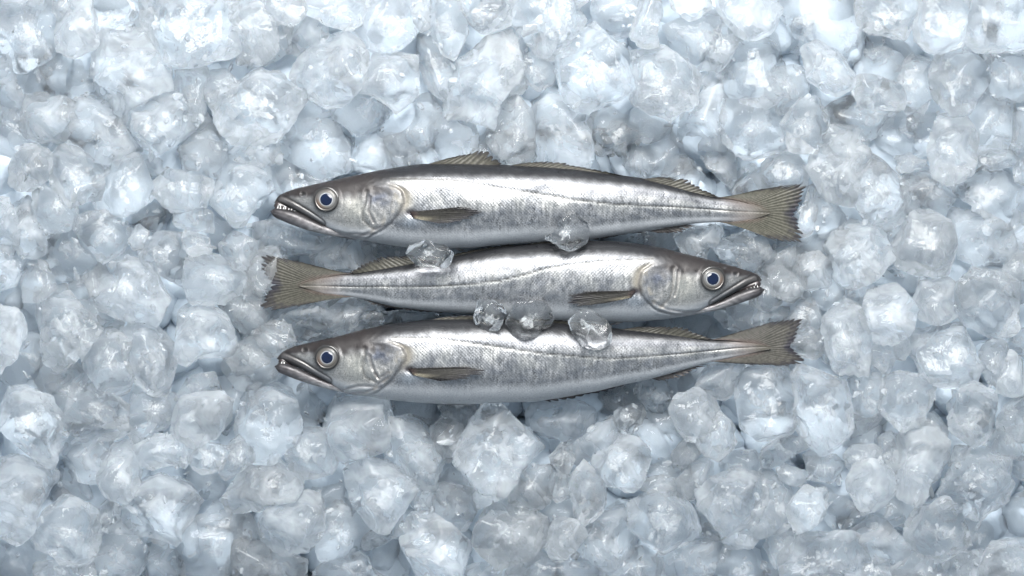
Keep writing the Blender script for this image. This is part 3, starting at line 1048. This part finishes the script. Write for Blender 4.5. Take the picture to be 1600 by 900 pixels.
        col = mixc(col, (0.03, 0.028, 0.028), 0.85 * np.exp(-((de - er) / 3.2) ** 2))
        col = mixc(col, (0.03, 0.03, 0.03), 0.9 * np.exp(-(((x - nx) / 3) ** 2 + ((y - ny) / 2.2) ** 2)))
        # fin pit
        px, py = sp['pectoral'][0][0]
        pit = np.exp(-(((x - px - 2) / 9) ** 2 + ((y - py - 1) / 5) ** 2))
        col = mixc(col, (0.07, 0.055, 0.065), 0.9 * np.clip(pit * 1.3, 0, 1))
        z = z - np.where(up, 1.8 * pit, 0)
        bulge = np.exp(-(((x - px - 2) / 14) ** 2 + ((y - py - 16) / 9) ** 2))
        col = mixc(col, (0.62, 0.68, 0.75), 0.7 * bulge)
        z = z + np.where(up, 2.0 * bulge, 0)
        # lateral line
        dash = 0.55 + 0.45 * np.sin(x * 0.9 + 2 * np.sin(x * 0.13))
        ll = np.where(inl & (x < s.x1 - 34), np.exp(-((y - lat) / 1.35) ** 2) * np.clip(dash + 0.5, 0, 1), 0)
        col = mixc(col, (0.06, 0.055, 0.045), 0.8 * ll)
        lw = np.where(inl, np.exp(-((y - lat - 3.2) / 1.6) ** 2), 0)
        col = mixc(col, (0.82, 0.82, 0.76), 0.35 * lw)
        # tail stalk, reddish where the fin begins
        red = sstep(s.x1 - 85, s.x1 - 20, x) * sstep(0.1, 0.8, np.abs(tt))
        col = mixc(col, (0.30, 0.19, 0.19), 0.35 * red)
        sil = sil * (1 - 0.6 * red)
        col = mixc(col, (0.25, 0.215, 0.19), 0.75 * sstep(s.x1 - 84, s.x1 - 30, x))
        col = mixc(col, (0.12, 0.11, 0.085), 0.9 * sstep(s.x1 - 42, s.x1 - 6, x))
        sil = sil * (1 - 0.95 * sstep(s.x1 - 80, s.x1 - 25, x))
        scaly = sstep(-4, 26, d) * (1 - 0.75 * sstep(0.62, 0.85, tt))
        # arc length for the scale rows
        dY, dZ = np.diff(Y, axis=1, append=Y[:, :1]), np.diff(Z, axis=1, append=Z[:, :1])
        arc = np.cumsum(np.hypot(dY, dZ), axis=1)
        uv = np.stack([x, arc.ravel() - arc[:, nv // 4].repeat(nv), np.zeros_like(x)], 1)
        idx = np.arange(len(xs) * nv).reshape(len(xs), nv)
        a, b = idx[:-1], idx[1:]
        F = np.stack([a, b, np.roll(b, -1, 1), np.roll(a, -1, 1)], -1).reshape(-1, 4)
        v = np.stack([x, y, z], 1)
        # closed ends
        n0 = len(v)
        ends = np.array([v[idx[0]].mean(0) + (-1.5, 0, 0), v[idx[-1]].mean(0) + (2, 0, 0)])
        v = np.concatenate([v, ends])
        cap = np.concatenate([np.stack([np.full(nv, n0), idx[0], np.roll(idx[0], -1), np.roll(idx[0], -1)], 1),
                              np.stack([np.full(nv, n0 + 1), np.roll(idx[-1], -1), idx[-1], idx[-1]], 1)])
        col = np.concatenate([col, col[[idx[0, 0], idx[-1, 0]]]])
        ex2 = lambda q: np.concatenate([q, q[[idx[0, 0], idx[-1, 0]]]])
        rgba = np.concatenate([np.clip(col, 0, 1), np.ones((len(col), 1))], 1)
        F = np.concatenate([F, np.stack([cap[:, 0], cap[:, 1], cap[:, 2], cap[:, 2]], 1)])
        # quads with a doubled corner are not valid: build caps apart as triangles
        Fq = F[:len(F) - 2 * nv]
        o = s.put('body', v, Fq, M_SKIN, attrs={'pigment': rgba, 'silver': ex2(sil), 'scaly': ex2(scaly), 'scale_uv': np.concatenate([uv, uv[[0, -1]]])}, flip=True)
        bm = bmesh.new()
        bm.from_mesh(o.data)
        bm.verts.ensure_lookup_table()
        for c4 in cap:
            try:
                f = bm.faces.new([bm.verts[int(i)] for i in c4[:3]])
                f.smooth = True
            except ValueError:
                pass
        bmesh.ops.recalc_face_normals(bm, faces=bm.faces)
        bm.to_mesh(o.data)
        bm.free()
        s.body_o = o

    def latline(s, x):
        p = np.array(s.sp['lateral'], float)
        return np.interp(x, p[:, 0], p[:, 1])

    # a loft between two curves, used for the lower jaw and the mouth lining
    def loft(s, name, top, bot, zmid, wk, mat, colf, nx=90, nv=48, win=3):
        tc, bc = smooth_curve(top, win=win), smooth_curve(bot, win=win)
        xs = np.linspace(max(top[0][0], bot[0][0]), min(top[-1][0], bot[-1][0]), nx)
        ph = np.linspace(0, 2 * np.pi, nv, endpoint=False)
        X, PH = np.meshgrid(xs, ph, indexing='ij')
        T, B = tc(X), bc(X)
        yc, H = (T + B) / 2, np.maximum((B - T) / 2, 0.4)
        end = np.sqrt(np.clip((X - xs[0]) / 7.0, 0.02, 1))
        Y = yc + H * end * np.cos(PH)
        Z = zmid(X) + wk * np.maximum(H, 3) * end * np.sin(PH)
        tt = np.cos(PH).ravel()
        idx = np.arange(nx * nv).reshape(nx, nv)
        a, b = idx[:-1], idx[1:]
        F = np.stack([a, b, np.roll(b, -1, 1), np.roll(a, -1, 1)], -1).reshape(-1, 4)
        x, y = X.ravel(), Y.ravel()
        col, sil = colf(x, y, tt)
        rgba = np.concatenate([np.clip(col, 0, 1), np.ones((len(col), 1))], 1)
        o = s.put(name, np.stack([x, y, Z.ravel()], 1), F, mat,
                  attrs={'pigment': rgba, 'silver': sil, 'scaly': np.zeros(len(x)), 'scale_uv': np.stack([x, y, 0 * x], 1)}, flip=True)
        bm = bmesh.new()
        bm.from_mesh(o.data)
        bm.verts.ensure_lookup_table()
        for ring in (idx[0], idx[-1]):
            bm.faces.new([bm.verts[int(i)] for i in ring])
        bmesh.ops.recalc_face_normals(bm, faces=bm.faces)
        bm.to_mesh(o.data)
        bm.free()
        return o

    def jaw(s):
        sp = s.sp
        z0 = s.zc(np.array([s.x0 + 60.0]))[0]

        def colf(x, y, tt):
            n = vnoise(x, y * 3, 22, s.seed + 9)
            u = (x - s.x0) / 110
            col = np.tile(np.array([0.15, 0.143, 0.15]), (len(x), 1))
            col = mixc(col, (0.045, 0.042, 0.045), (1 - sstep(-0.75, -0.2, tt)) * (1 - sstep(0.55, 0.85, u)))
            col = mixc(col, (0.06, 0.055, 0.06), 1 - sstep(-0.05, 0.22, u))
            col = mixc(col, (0.50, 0.49, 0.50), 0.85 * sstep(0.12, 0.7, u) * sstep(-0.5, 0.3, tt))
            col = mixc(col, (0.20, 0.19, 0.20), 0.5 * np.exp(-((tt - 0.15) / 0.12) ** 2) * (1 - sstep(0.6, 0.95, u)))
            col = col * (0.65 + 0.7 * n)[:, None]
            return col, 0.25 + 0.35 * sstep(0.3, 0.9, u)
        s.loft('lower_jaw', sp['jaw_top'], sp['jaw_bot'], lambda X: z0 + 6 + 0.04 * (X - s.x0) - 14 * sstep(80, 135, X - s.x0), 1.0, M_SKIN, colf)

        def cm(x, y, tt):
            return np.tile(np.array([0.03, 0.02, 0.02]), (len(x), 1)), np.zeros(len(x))
        jt = np.array(sp['jaw_top'], float)
        mt = [(a + 6, s.bot(a + 6) - 6) for a in jt[:-1, 0]]
        mb = [(a + 6, b + 4) for a, b in jt[:-1]]
        s.loft('mouth_lining', mt, mb, lambda X: z0 - 4 + 0 * X, 0.9, M_MOUTH, cm, nx=40, nv=24)
        # teeth: little curved cones along the jaw rim
        V, F, off = [], [], 0
        for (tx, ty, ln, sg) in sp['teeth']:
            zt = z0 + 9
            k = 8
            an = np.arange(k) * 2 * np.pi / k
            for ring in range(4):
                u = ring / 4
                r = (1 - u) * 1.0 + 0.1
                V.append(np.stack([tx + r * np.cos(an) + 1.2 * u * u, ty - sg * ln * u + 0 * an, zt + r * np.sin(an)], 1))
            V.append(np.array([[tx + 1.3, ty - sg * ln, zt]]))
            for ring in range(3):
                for i in range(k):
                    a, b = off + ring * k + i, off + ring * k + (i + 1) % k
                    F += [(a, b, b + k), (a, b + k, a + k)]
            for i in range(k):
                F.append((off + 3 * k + i, off + 3 * k + (i + 1) % k, off + 4 * k))
            off += 4 * k + 1
        o = s.put('teeth', np.concatenate(V), np.array(F), M_TOOTH)

    def eye(s):
        ex, ey, er = s.sp['eye']
        er *= 1.04
        zb = s.zsurf(np.array([ex]), np.array([ey]))[0]
        # head surface slopes: sample to tilt the eye with it
        sx = (s.zsurf(np.array([ex + 10]), np.array([ey]))[0] - s.zsurf(np.array([ex - 10]), np.array([ey]))[0]) / 20
        sy = (s.zsurf(np.array([ex]), np.array([ey + 10]))[0] - s.zsurf(np.array([ex]), np.array([ey - 10]))[0]) / 20

        def dome(r0, r1, n, hfun, colf):
            V, C = [], []
            k = 72
            an = np.arange(k) * 2 * np.pi / k
            rr = np.linspace(r0, r1, n)
            for r in rr:
                V.append(np.stack([ex + r * np.cos(an), ey + r * np.sin(an), zb + hfun(r) + sx * r * np.cos(an) * 0.8 + sy * r * np.sin(an) * 0.8], 1))
                C.append(colf(np.full(k, r), an))
            V, C = np.concatenate(V), np.concatenate(C)
            F = []
            for i in range(n - 1):
                for j in range(k):
                    a, b = i * k + j, i * k + (j + 1) % k
                    F.append((a, b, b + k, a + k))
            return V, np.array(F), np.concatenate([C, np.ones((len(C), 1))], 1)

        def hf(r):
            q = r / er
            return 2.0 + 3.2 * math.sqrt(max(0, 1 - q * q * 0.92)) - 1.2 * math.exp(-((r - er * 0.80) / 1.2) ** 2)

        def cf(r, an):
            c = np.tile(np.array([0.09, 0.082, 0.07]), (len(r), 1))
            w = 0.5 + 0.5 * np.sin(an * 2 + s.seed)
            c = mixc(c, (0.13, 0.133, 0.136), w * 0.8)
            c = mixc(c, (0.15, 0.075, 0.035), 0.6 * np.exp(-((an - (2.6 if not s.mirror else 2.9)) / 0.7) ** 2) * sstep(er * .5, er * .7, r))
            c = mixc(c, (0.05, 0.045, 0.04), 0.75 * sstep(er * 0.70, er * 0.80, r) * (1 - sstep(er * 0.82, er * 0.9, r)))
            c = mixc(c, (0.06, 0.055, 0.05), 0.8 * np.exp(-((an - 4.7) / 0.8) ** 2) * sstep(er * .6, er * .8, r))
            c = mixc(c, (0.30, 0.31, 0.32), 1 - sstep(er * 0.53, er * 0.57, r))
            c = mixc(c, (0.012, 0.012, 0.012), sstep(er * 0.82, er * 0.92, r))
            return c
        V, F, C = dome(1.0, er, 26, hf, cf)
        e = s.put('eye', V, F, M_EYE, attrs={'pigment': C}, flip=True)
        V, F, C = dome(0.05, er * 0.48, 12, lambda r: hf(r) + 1.6 - 0.9 * (r / (er * 0.48)) ** 6, cf)
        p = s.put('pupil', V, F, M_PUPIL, flip=True)
        p.parent = e
        for ob in (e, p):
            pass

    # fins: membrane between rays, drawn from a base line to an edge line
    def fin(s, name, base, edge, rays, zf, tone, jag=0.06, ridge=0.9, dark_tip=0.6, dark_lead=0.5, seed=0, curl=0.0, pale=(0.36, 0.35, 0.27), label=None):
        r = np.random.default_rng(s.seed * 100 + seed)
        base, edge = np.array(base, float), np.array(edge, float)

        def along(p, u):
            l = np.concatenate([[0], np.cumsum(np.hypot(*np.diff(p, axis=0).T))])
            l /= l[-1]
            return np.stack([np.interp(u, l, p[:, 0]), np.interp(u, l, p[:, 1])], 1)
        nu, nw = rays * 8 + 1, 34
        u = np.linspace(0, 1, nu)
        b, e = along(base, u), along(edge, u)
        phase = u * rays
        near = np.abs(phase - np.round(phase))               # 0 on a ray, 0.5 between
        rid = np.round(phase).astype(int)
        rl = r.uniform(-1, 1, rays + 2) * np.where(r.random(rays + 2) < 0.15, 2.2, 1.0)
        split = r.random(rays + 2) < 0.22
        length = 1 + jag * rl[rid] - jag * 2.2 * (near * 2) ** 1.5 - np.where(split[np.floor(phase).astype(int)], 1, 0) * jag * 3.0 * sstep(0.25, 0.5, near)
        length = np.clip(length, 0.3, 1.15)
        w = np.linspace(0, 1, nw)
        U, Wd = np.meshgrid(u, w, indexing='ij')
        x = b[:, 0][:, None] + (e - b)[:, 0][:, None] * Wd * length[:, None]
        y = b[:, 1][:, None] + (e - b)[:, 1][:, None] * Wd * length[:, None]
        rp = np.cos(2 * np.pi * phase)[:, None] * 0.5 + 0.5
        z = zf(x, y) + ridge * rp * (0.4 + 0.6 * Wd) + curl * Wd ** 2 + 2.2 * np.sin(U * 5 + s.seed + 2 * Wd) * Wd
        rayc = rp ** 2
        x, y, z = x.ravel(), y.ravel(), z.ravel()
        uu, ww, rc = U.ravel(), Wd.ravel(), (rayc * np.ones_like(Wd)).ravel()
        c = np.tile(np.array(pale, float), (len(x), 1))
        c = mixc(c, tone, 0.25 + 0.42 * rc)
        n = vnoise(x, y, 16, s.seed + seed)
        c = mixc(c, (0.035, 0.033, 0.040), dark_tip * sstep(0.62, 1.0, ww + 0.25 * (n - 0.5)))
        c = mixc(c, (0.045, 0.040, 0.042), dark_lead * np.exp(-(uu / 0.05) ** 2))
        c = mixc(c, (0.045, 0.040, 0.042), dark_lead * np.exp(-((1 - uu) / 0.05) ** 2))
        if name == 'tail_fin':
            c = mixc(c, (0.18, 0.115, 0.105), 0.4 * (1 - sstep(0.0, 0.22, ww)))
            c = mixc(c, (0.03, 0.03, 0.045), 0.8 * np.exp(-((uu - 0.5) / 0.06) ** 2) * sstep(0.55, 0.9, ww))
        if name == 'pectoral_fin':
            c = mixc(c, (0.36, 0.33, 0.25), 0.75 * sstep(0.45, 0.8, uu) * (1 - sstep(0.25, 0.6, ww)))
            c = mixc(c, (0.16, 0.085, 0.08), 0.4 * (1 - sstep(0.0, 0.16, ww)))
            c = mixc(c, (0.03, 0.026, 0.028), 0.8 * (1 - sstep(0.0, 0.1, ww)))
        idx = np.arange(nu * nw).reshape(nu, nw)
        F = np.stack([idx[:-1, :-1], idx[1:, :-1], idx[1:, 1:], idx[:-1, 1:]], -1).reshape(-1, 4)
        top = np.stack([x, y, z], 1)
        botv = top - np.array([0, 0, 0.9])
        nn = len(top)
        rim = np.concatenate([idx[:, 0], idx[-1, 1:], idx[-2::-1, -1], idx[0, -2:0:-1]])
        rn = np.roll(rim, -1)
        Fr = np.stack([rim, rn, rn + nn, rim + nn], 1)
        F = np.concatenate([F, F[:, ::-1] + nn, Fr])
        rgba = np.concatenate([np.clip(c, 0, 1), np.ones((nn, 1))], 1)
        o = s.put(name, np.concatenate([top, botv]), F, M_FIN, attrs={'pigment': np.concatenate([rgba, rgba])})
        bm = bmesh.new()
        bm.from_mesh(o.data)
        bmesh.ops.recalc_face_normals(bm, faces=bm.faces)
        bm.to_mesh(o.data)
        bm.free()
        return o

    def fins(s):
        sp = s.sp
        flat = lambda x, y: s.zc(x) + 0 * y
        for k, (b, e, n) in enumerate(sp['dorsal']):
            s.fin('dorsal_fin', b, e, n, lambda x, y: s.zc(x) + 6, (0.04, 0.037, 0.034), jag=0.065, seed=10 + k, dark_tip=0.75, dark_lead=0.7, pale=(0.135, 0.13, 0.105))
        for k, (b, e, n) in enumerate(sp['anal']):
            s.fin('anal_fin', b, e, n, lambda x, y: s.zc(x) - 2, (0.10, 0.09, 0.085), jag=0.12, seed=20 + k, dark_tip=0.8, dark_lead=0.5, pale=(0.17, 0.155, 0.145))
        for k, (b, e, n) in enumerate(sp['pelvic']):
            s.fin('pelvic_fin', b, e, n, lambda x, y: s.zc(x) - 4, (0.40, 0.38, 0.38), jag=0.05, seed=30 + k, dark_tip=0.5, dark_lead=0.8, pale=(0.70, 0.70, 0.72))
        b, e = sp['pectoral']
        bb = np.array(b)
        s.fin('pectoral_fin', b, e, 16, lambda x, y: s.zsurf(np.maximum(x, bb[:, 0].max() - 5), y) + 2.2 + 0.035 * (x - bb[0, 0]), (0.03, 0.028, 0.027), jag=0.05, seed=40, dark_tip=0.7, dark_lead=0.85, ridge=0.8, pale=(0.062, 0.060, 0.052))
        b, e = sp['tail']
        bx = b[0][0]
        s.fin('tail_fin', b, e, 42, lambda x, y: s.zc(x) + 5.0 * (1 - sstep(bx + 30, bx + 120, x)) - 0.06 * np.maximum(0, x - bx), (0.045, 0.042, 0.03), jag=0.042, seed=50, dark_tip=0.85, dark_lead=0.8, ridge=0.6, pale=s.sp.get('tail_tone', (0.17, 0.165, 0.135)))

    def build(s):
        s.body()
        s.jaw()
        s.eye()
        s.fins()


def mir(pts):
    return [(1600 - x, y) for x, y in pts]


FISH_TOP = dict(
    seed=1, z=36, label='uppermost fish, head to the left, jaws parted showing small white teeth',
    top=[(429, 316), (431, 310), (436, 305), (444, 301), (460, 295), (496, 287), (540, 277), (592, 266), (630, 260), (662, 256), (720, 255.6), (794, 258), (840, 260),
         (896, 264), (950, 271), (1002, 278), (1050, 290), (1090, 301), (1120, 307.5), (1140, 309.5), (1168, 315.5), (1190, 325), (1202, 331)],
    bot=[(429, 317), (436, 320), (450, 325), (465, 332), (480, 340), (506, 354), (514, 360), (530, 367), (545, 371), (570, 376), (590, 380), (638, 387), (700, 388.5), (740, 387.5),
         (780, 383), (852, 378), (924, 374), (950, 369.5), (990, 364), (1030, 357), (1070, 351), (1100, 348), (1126, 347), (1150, 347), (1174, 343.5), (1190, 339), (1202, 334)],
    jaw_top=[(422, 328), (430, 325), (445, 326), (455, 328), (465, 331), (480, 338), (505, 351), (530, 358), (556, 362)],
    jaw_bot=[(422, 331), (426, 338), (436, 343), (450, 349), (480, 360), (524, 370), (556, 375)],
    teeth=[(434, 325.5, 5, 1), (438, 326, 6, 1), (443, 327, 4.6, 1), (446, 327.5, 5.6, 1), (451, 328.5, 4, 1), (455, 330, 4.4, 1), (460, 331.5, 3, 1), (437, 320, 3, -1), (445, 322, 3.2, -1)],
    eye=(509.6, 311.6, 18.5), nostril=(473, 303),
    gill=[(606, 288), (618, 293), (627, 300), (629.5, 308), (629, 317), (624, 328), (616, 340), (604, 352), (590, 362), (574, 371), (560, 375)],
    preop=[(572, 300), (572, 315), (566, 330), (568, 344), (580, 356), (590, 360)],
    folds=[[(508, 358), (540, 366), (570, 366), (600, 352)], [(520, 366), (556, 371), (586, 364)], [(578, 308), (576, 330), (584, 348)]],
    maxilla=[(440, 312), (452, 318), (468, 327), (486, 338), (502, 349)],
    opercle=(592, 312), lateral=[(600, 280), (640, 279), (700, 280.5), (740, 286), (800, 296), (840, 302), (890, 311), (960, 318.5), (1070, 324), (1150, 330), (1210, 333)],
    pectoral=([(640, 331), (642, 335), (646, 341)], [(722, 323), (746, 328), (754, 332), (740, 339), (716, 347), (690, 350)]),
    dorsal=[([(662, 258), (700, 257.5), (740, 258.5), (776, 259.5)], [(700, 247), (757, 234), (768, 241), (774, 247), (784, 256)], 10),
            ([(790, 260), (850, 262.5), (910, 267), (968, 275.5)], [(822, 253.5), (862, 252), (900, 259), (940, 266.5), (972, 274)], 18),
            ([(1000, 280), (1040, 289), (1080, 300), (1112, 307.5)], [(1034, 276), (1070, 279), (1082, 286), (1100, 297), (1122, 307)], 14)],
    anal=[([(880, 374), (930, 371), (975, 364), (1000, 361)], [(890, 377), (936, 374), (980, 366), (1004, 363)], 8),
          ([(1012, 361), (1040, 355.5), (1070, 350.5)], [(1030, 364.5), (1060, 364), (1092, 351.5)], 9)],
    pelvic=[([(690, 384), (697, 385), (704, 385)], [(720, 388), (731, 392), (718, 392)], 4)],
    tail=([(1118, 309), (1142, 311), (1165, 317), (1186, 327), (1196, 332), (1186, 338), (1165, 344), (1142, 347), (1118, 346)],
          [(1146, 305.5), (1180, 297), (1220, 290), (1252, 287), (1259, 292), (1252, 310), (1246, 326), (1243, 338), (1249, 350), (1254, 366), (1254, 379), (1232, 379), (1200, 372), (1170, 360), (1142, 350.5)]))

FISH_MID = dict(
    seed=2, z=34, mirror=True, tail_tone=(0.125, 0.12, 0.10), label='middle fish of the three, the only one with its head to the right',
    top=mir([(1190, 437), (1188, 432), (1182, 428), (1172, 424), (1150, 417), (1120, 409), (1090, 401), (1060, 394), (1040, 388), (1000, 381), (960, 376.5), (920, 376), (850, 379.5),
             (820, 381.5), (780, 385.5), (740, 393), (708, 399.5), (646, 410.5), (620, 415), (590, 420), (560, 425), (542, 426), (530, 427.5), (508, 432), (482, 440.5), (468, 444.5)]),
    bot=mir([(1190, 438), (1184, 443), (1170, 447), (1150, 456), (1130, 467), (1112, 477), (1104, 482), (1090, 489), (1060, 496), (1030, 500), (990, 503), (940, 503), (864, 501),
             (800, 496), (740, 491), (680, 487), (620, 480), (570, 468), (540, 463), (525, 462.5), (505, 459.5), (482, 451.5), (468, 447)]),
    jaw_top=mir([(1195, 450), (1188, 447.5), (1174, 449.5), (1160, 454), (1150, 458), (1130, 468), (1112, 476), (1088, 482), (1066, 484)]),
    jaw_bot=mir([(1195, 454), (1191, 460), (1180, 466), (1150, 476), (1120, 485), (1094, 490), (1066, 495)]),
    teeth=[(1600 - a, b, c, d) for a, b, c, d in [(1184, 449.5, 4.5, 1), (1179, 450.5, 4, 1), (1174, 452, 4, 1), (1168, 454, 3.5, 1), (1181, 443, 4, -1)]],
    eye=(486, 435.6, 18.2), nostril=(450, 428),
    gill=mir([(1022, 411), (1010, 418), (1004, 426), (1001, 436), (1001, 446), (1004, 457), (1010, 468), (1022, 479), (1036, 487), (1052, 492)]),
    preop=mir([(1053, 420), (1052, 436), (1051, 452), (1046, 466), (1034, 478)]),
    folds=[mir([(1100, 486), (1070, 488), (1044, 484), (1020, 472)]), mir([(1086, 491), (1056, 492), (1030, 486)]), mir([(1060, 424), (1058, 446), (1054, 462)])],
    maxilla=mir([(1178, 436), (1164, 443), (1148, 453), (1130, 464), (1114, 474)]),
    opercle=(573, 436), lateral=mir([(1020, 404), (1000, 405), (940, 408), (890, 413), (850, 420), (820, 429), (780, 438), (730, 444), (680, 447), (550, 448), (470, 446)]),
    pectoral=(mir([(994, 454), (991, 459), (986, 465)]), mir([(912, 456), (888, 462), (880, 467), (890, 474), (912, 478), (945, 474)])),
    dorsal=[(mir([(930, 378), (900, 379.5), (860, 381.5), (830, 383)]), mir([(915, 374.5), (880, 375), (846, 377), (826, 381)]), 8),
            (mir([(812, 384.5), (770, 389), (720, 398), (700, 402)]), mir([(792, 381.5), (750, 388.5), (710, 396.5), (694, 401)]), 10),
            (mir([(668, 408), (630, 415), (590, 422), (552, 428)]), mir([(636, 399.5), (605, 400.5), (586, 404), (568, 414), (548, 424)]), 14)],
    anal=[(mir([(700, 486), (660, 482), (630, 478.5)]), mir([(690, 489), (655, 486.5), (626, 483.5)]), 6),
          (mir([(640, 480), (600, 473), (574, 466)]), mir([(618, 483), (586, 477), (560, 467)]), 8)],
    pelvic=[(mir([(996, 498), (988, 500), (980, 501)]), mir([(960, 503), (950, 507), (962, 508)]), 4)],
    tail=(mir([(552, 427.5), (530, 429.5), (505, 435), (482, 443), (470, 446), (482, 450), (505, 457), (530, 461), (552, 464)]),
          mir([(524, 423.5), (505, 418), (470, 409), (440, 402), (415, 398), (404, 402), (410, 420), (418, 436), (423, 446), (420, 456), (411, 468), (408, 482), (430, 484.5), (462, 479), (505, 470), (528, 466)])))

FISH_LOW = dict(
    seed=3, z=36, tail_tone=(0.145, 0.138, 0.125), label='lowest fish, head to the left, mouth almost shut, notched tail',
    top=[(433, 560), (435, 555), (440, 551), (448, 546), (460, 541), (494, 533), (530, 525), (570, 514), (610, 506), (670, 499), (740, 498), (800, 499), (860, 503), (960, 513),
         (1010, 518), (1050, 522), (1090, 527), (1126, 531), (1150, 533), (1175, 536), (1196, 540), (1204, 543)],
    bot=[(433, 561), (440, 564), (455, 570), (470, 577), (490, 587), (515, 600), (522, 606), (540, 613), (560, 618), (600, 624), (660, 630), (730, 632), (780, 629), (832, 628), (880, 621),
         (930, 612), (974, 601), (1010, 594), (1050, 583), (1085, 573), (1110, 566), (1130, 562), (1160, 556), (1190, 548), (1204, 545)],
    jaw_top=[(429, 570), (436, 566.5), (450, 568.5), (465, 574), (482, 582.5), (512, 597), (540, 605), (566, 608)],
    jaw_bot=[(429, 574), (432, 580), (440, 584), (460, 592), (490, 602), (520, 610), (550, 616.5), (566, 619)],
    teeth=[(440, 568, 4, 1), (444, 568.5, 3.4, 1), (443, 565, 2.5, -1)],
    eye=(511, 558.6, 18), nostril=(476, 547),
    gill=[(604, 534), (618, 538), (629, 544), (632, 553), (631, 562), (626, 571), (619, 580), (612, 591), (600, 604), (584, 613), (568, 619)],
    preop=[(569, 545), (570, 556), (566, 572), (570, 588), (586, 596)],
    folds=[[(532, 610), (560, 603), (586, 604), (606, 590)], [(540, 615), (570, 613), (596, 604)], [(577, 556), (582, 574), (590, 590)], [(606, 582), (592, 592), (586, 584)]],
    maxilla=[(444, 557), (456, 563), (472, 571), (490, 582), (512, 595)],
    opercle=(594, 556), lateral=[(604, 527), (630, 527.5), (680, 528.5), (740, 536), (850, 552), (950, 560), (1000, 557), (1060, 553), (1150, 544), (1210, 541)],
    pectoral=([(637, 576), (640, 580), (645, 586)], [(730, 573), (750, 577), (754, 581), (738, 588), (712, 594), (690, 596)]),
    dorsal=[([(668, 501), (710, 500.5), (760, 501)], [(690, 495.5), (735, 492), (772, 498)], 8),
            ([(776, 501), (830, 503.5), (900, 509), (950, 514)], [(800, 495), (850, 497), (910, 503), (955, 511)], 14),
            ([(962, 516), (1010, 521), (1060, 526), (1104, 531)], [(1000, 510), (1050, 509.5), (1070, 513), (1090, 521), (1112, 529)], 14)],
    anal=[([(846, 624), (880, 617), (930, 608), (976, 597)], [(858, 627.5), (890, 624), (936, 613.5), (984, 600)], 10),
          ([(1012, 590), (1040, 582), (1080, 571)], [(1030, 595), (1062, 590), (1104, 569)], 10)],
    pelvic=[([(636, 622), (640, 624.5), (645, 626)], [(700, 630), (734, 634.5), (705, 633)], 4)],
    tail=([(1112, 531), (1134, 531.5), (1165, 535), (1190, 540), (1198, 543.5), (1190, 547), (1165, 554), (1134, 561), (1112, 564.5)],
          [(1136, 524), (1160, 516.5), (1180, 510), (1220, 499.5), (1244, 497), (1254, 501), (1249, 518), (1242, 532), (1236, 541), (1246, 551), (1257, 560), (1256, 569), (1230, 572), (1200, 571), (1160, 569), (1128, 566.5)]))

for spec in (FISH_TOP, FISH_MID, FISH_LOW):
    Fish(spec).build()

# ---------------------------------------------------------------- clear wet ice lying on the fish
CLEAR = [
    ([(637, 394), (642, 376), (650, 371), (670, 378), (694, 384), (708, 396), (708, 410), (700, 420), (670, 418), (654, 414), (642, 404)], 66, 17, 'leftmost clear ice piece lying between the top and middle fish'),
    ([(851, 368), (860, 356), (880, 338), (898, 335), (918, 348), (923, 364), (920, 374), (894, 392), (868, 386), (852, 374)], 66, 18, 'clear heart-shaped ice piece between the top and middle fish, right of centre'),
    ([(740, 498), (742, 484), (748, 468), (764, 474), (780, 469), (792, 488), (788, 500), (776, 518), (764, 520), (748, 509)], 64, 16, 'leftmost and smallest of the three clear ice pieces between middle and bottom fish'),
    ([(790, 504), (794, 490), (808, 474), (824, 471), (852, 472), (864, 488), (863, 498), (850, 514), (838, 526), (824, 529), (804, 522), (794, 514)], 65, 18, 'round clear ice piece, the centre one of three between middle and bottom fish'),
    ([(887, 504), (892, 492), (910, 480), (922, 482), (932, 498), (954, 508), (961, 526), (956, 538), (930, 545), (905, 538), (892, 520)], 66, 17, 'rightmost of the three clear ice pieces between middle and bottom fish')]
rng = np.random.default_rng(77)
for q, zc, hz, lab in CLEAR:
    q = np.array(q, float)
    cen = (q.min(0) + q.max(0)) / 2
    rel = (q - cen) * np.array([1, -1]) * 1.03
    X = ice_shape(rng, rel, hz, ICO5[0], sharp=60, noise=0.6, scoops=2)
    loc = W(cen[0], cen[1], zc)
    o = mesh_obj('ice_piece', Wv(np.stack([X[:, 0] + cen[0], cen[1] - X[:, 1], X[:, 2] + zc], 1)), ICO5[1], M_CLEAR, loc=loc)
    V, F, A = crack_sheets(rng, rel, hz, 5, 0.55)
    c = mesh_obj('inner_crack', Wv(np.stack([V[:, 0] + cen[0], cen[1] - V[:, 1], V[:, 2] + zc], 1)), F, M_CLEARCORE, loc=loc, attrs={'fade': A})
    c.location = (0, 0, 0)
    c.parent = o
    o['label'], o['category'], o['group'] = lab, 'ice', 'clear ice pieces lying on the fish'
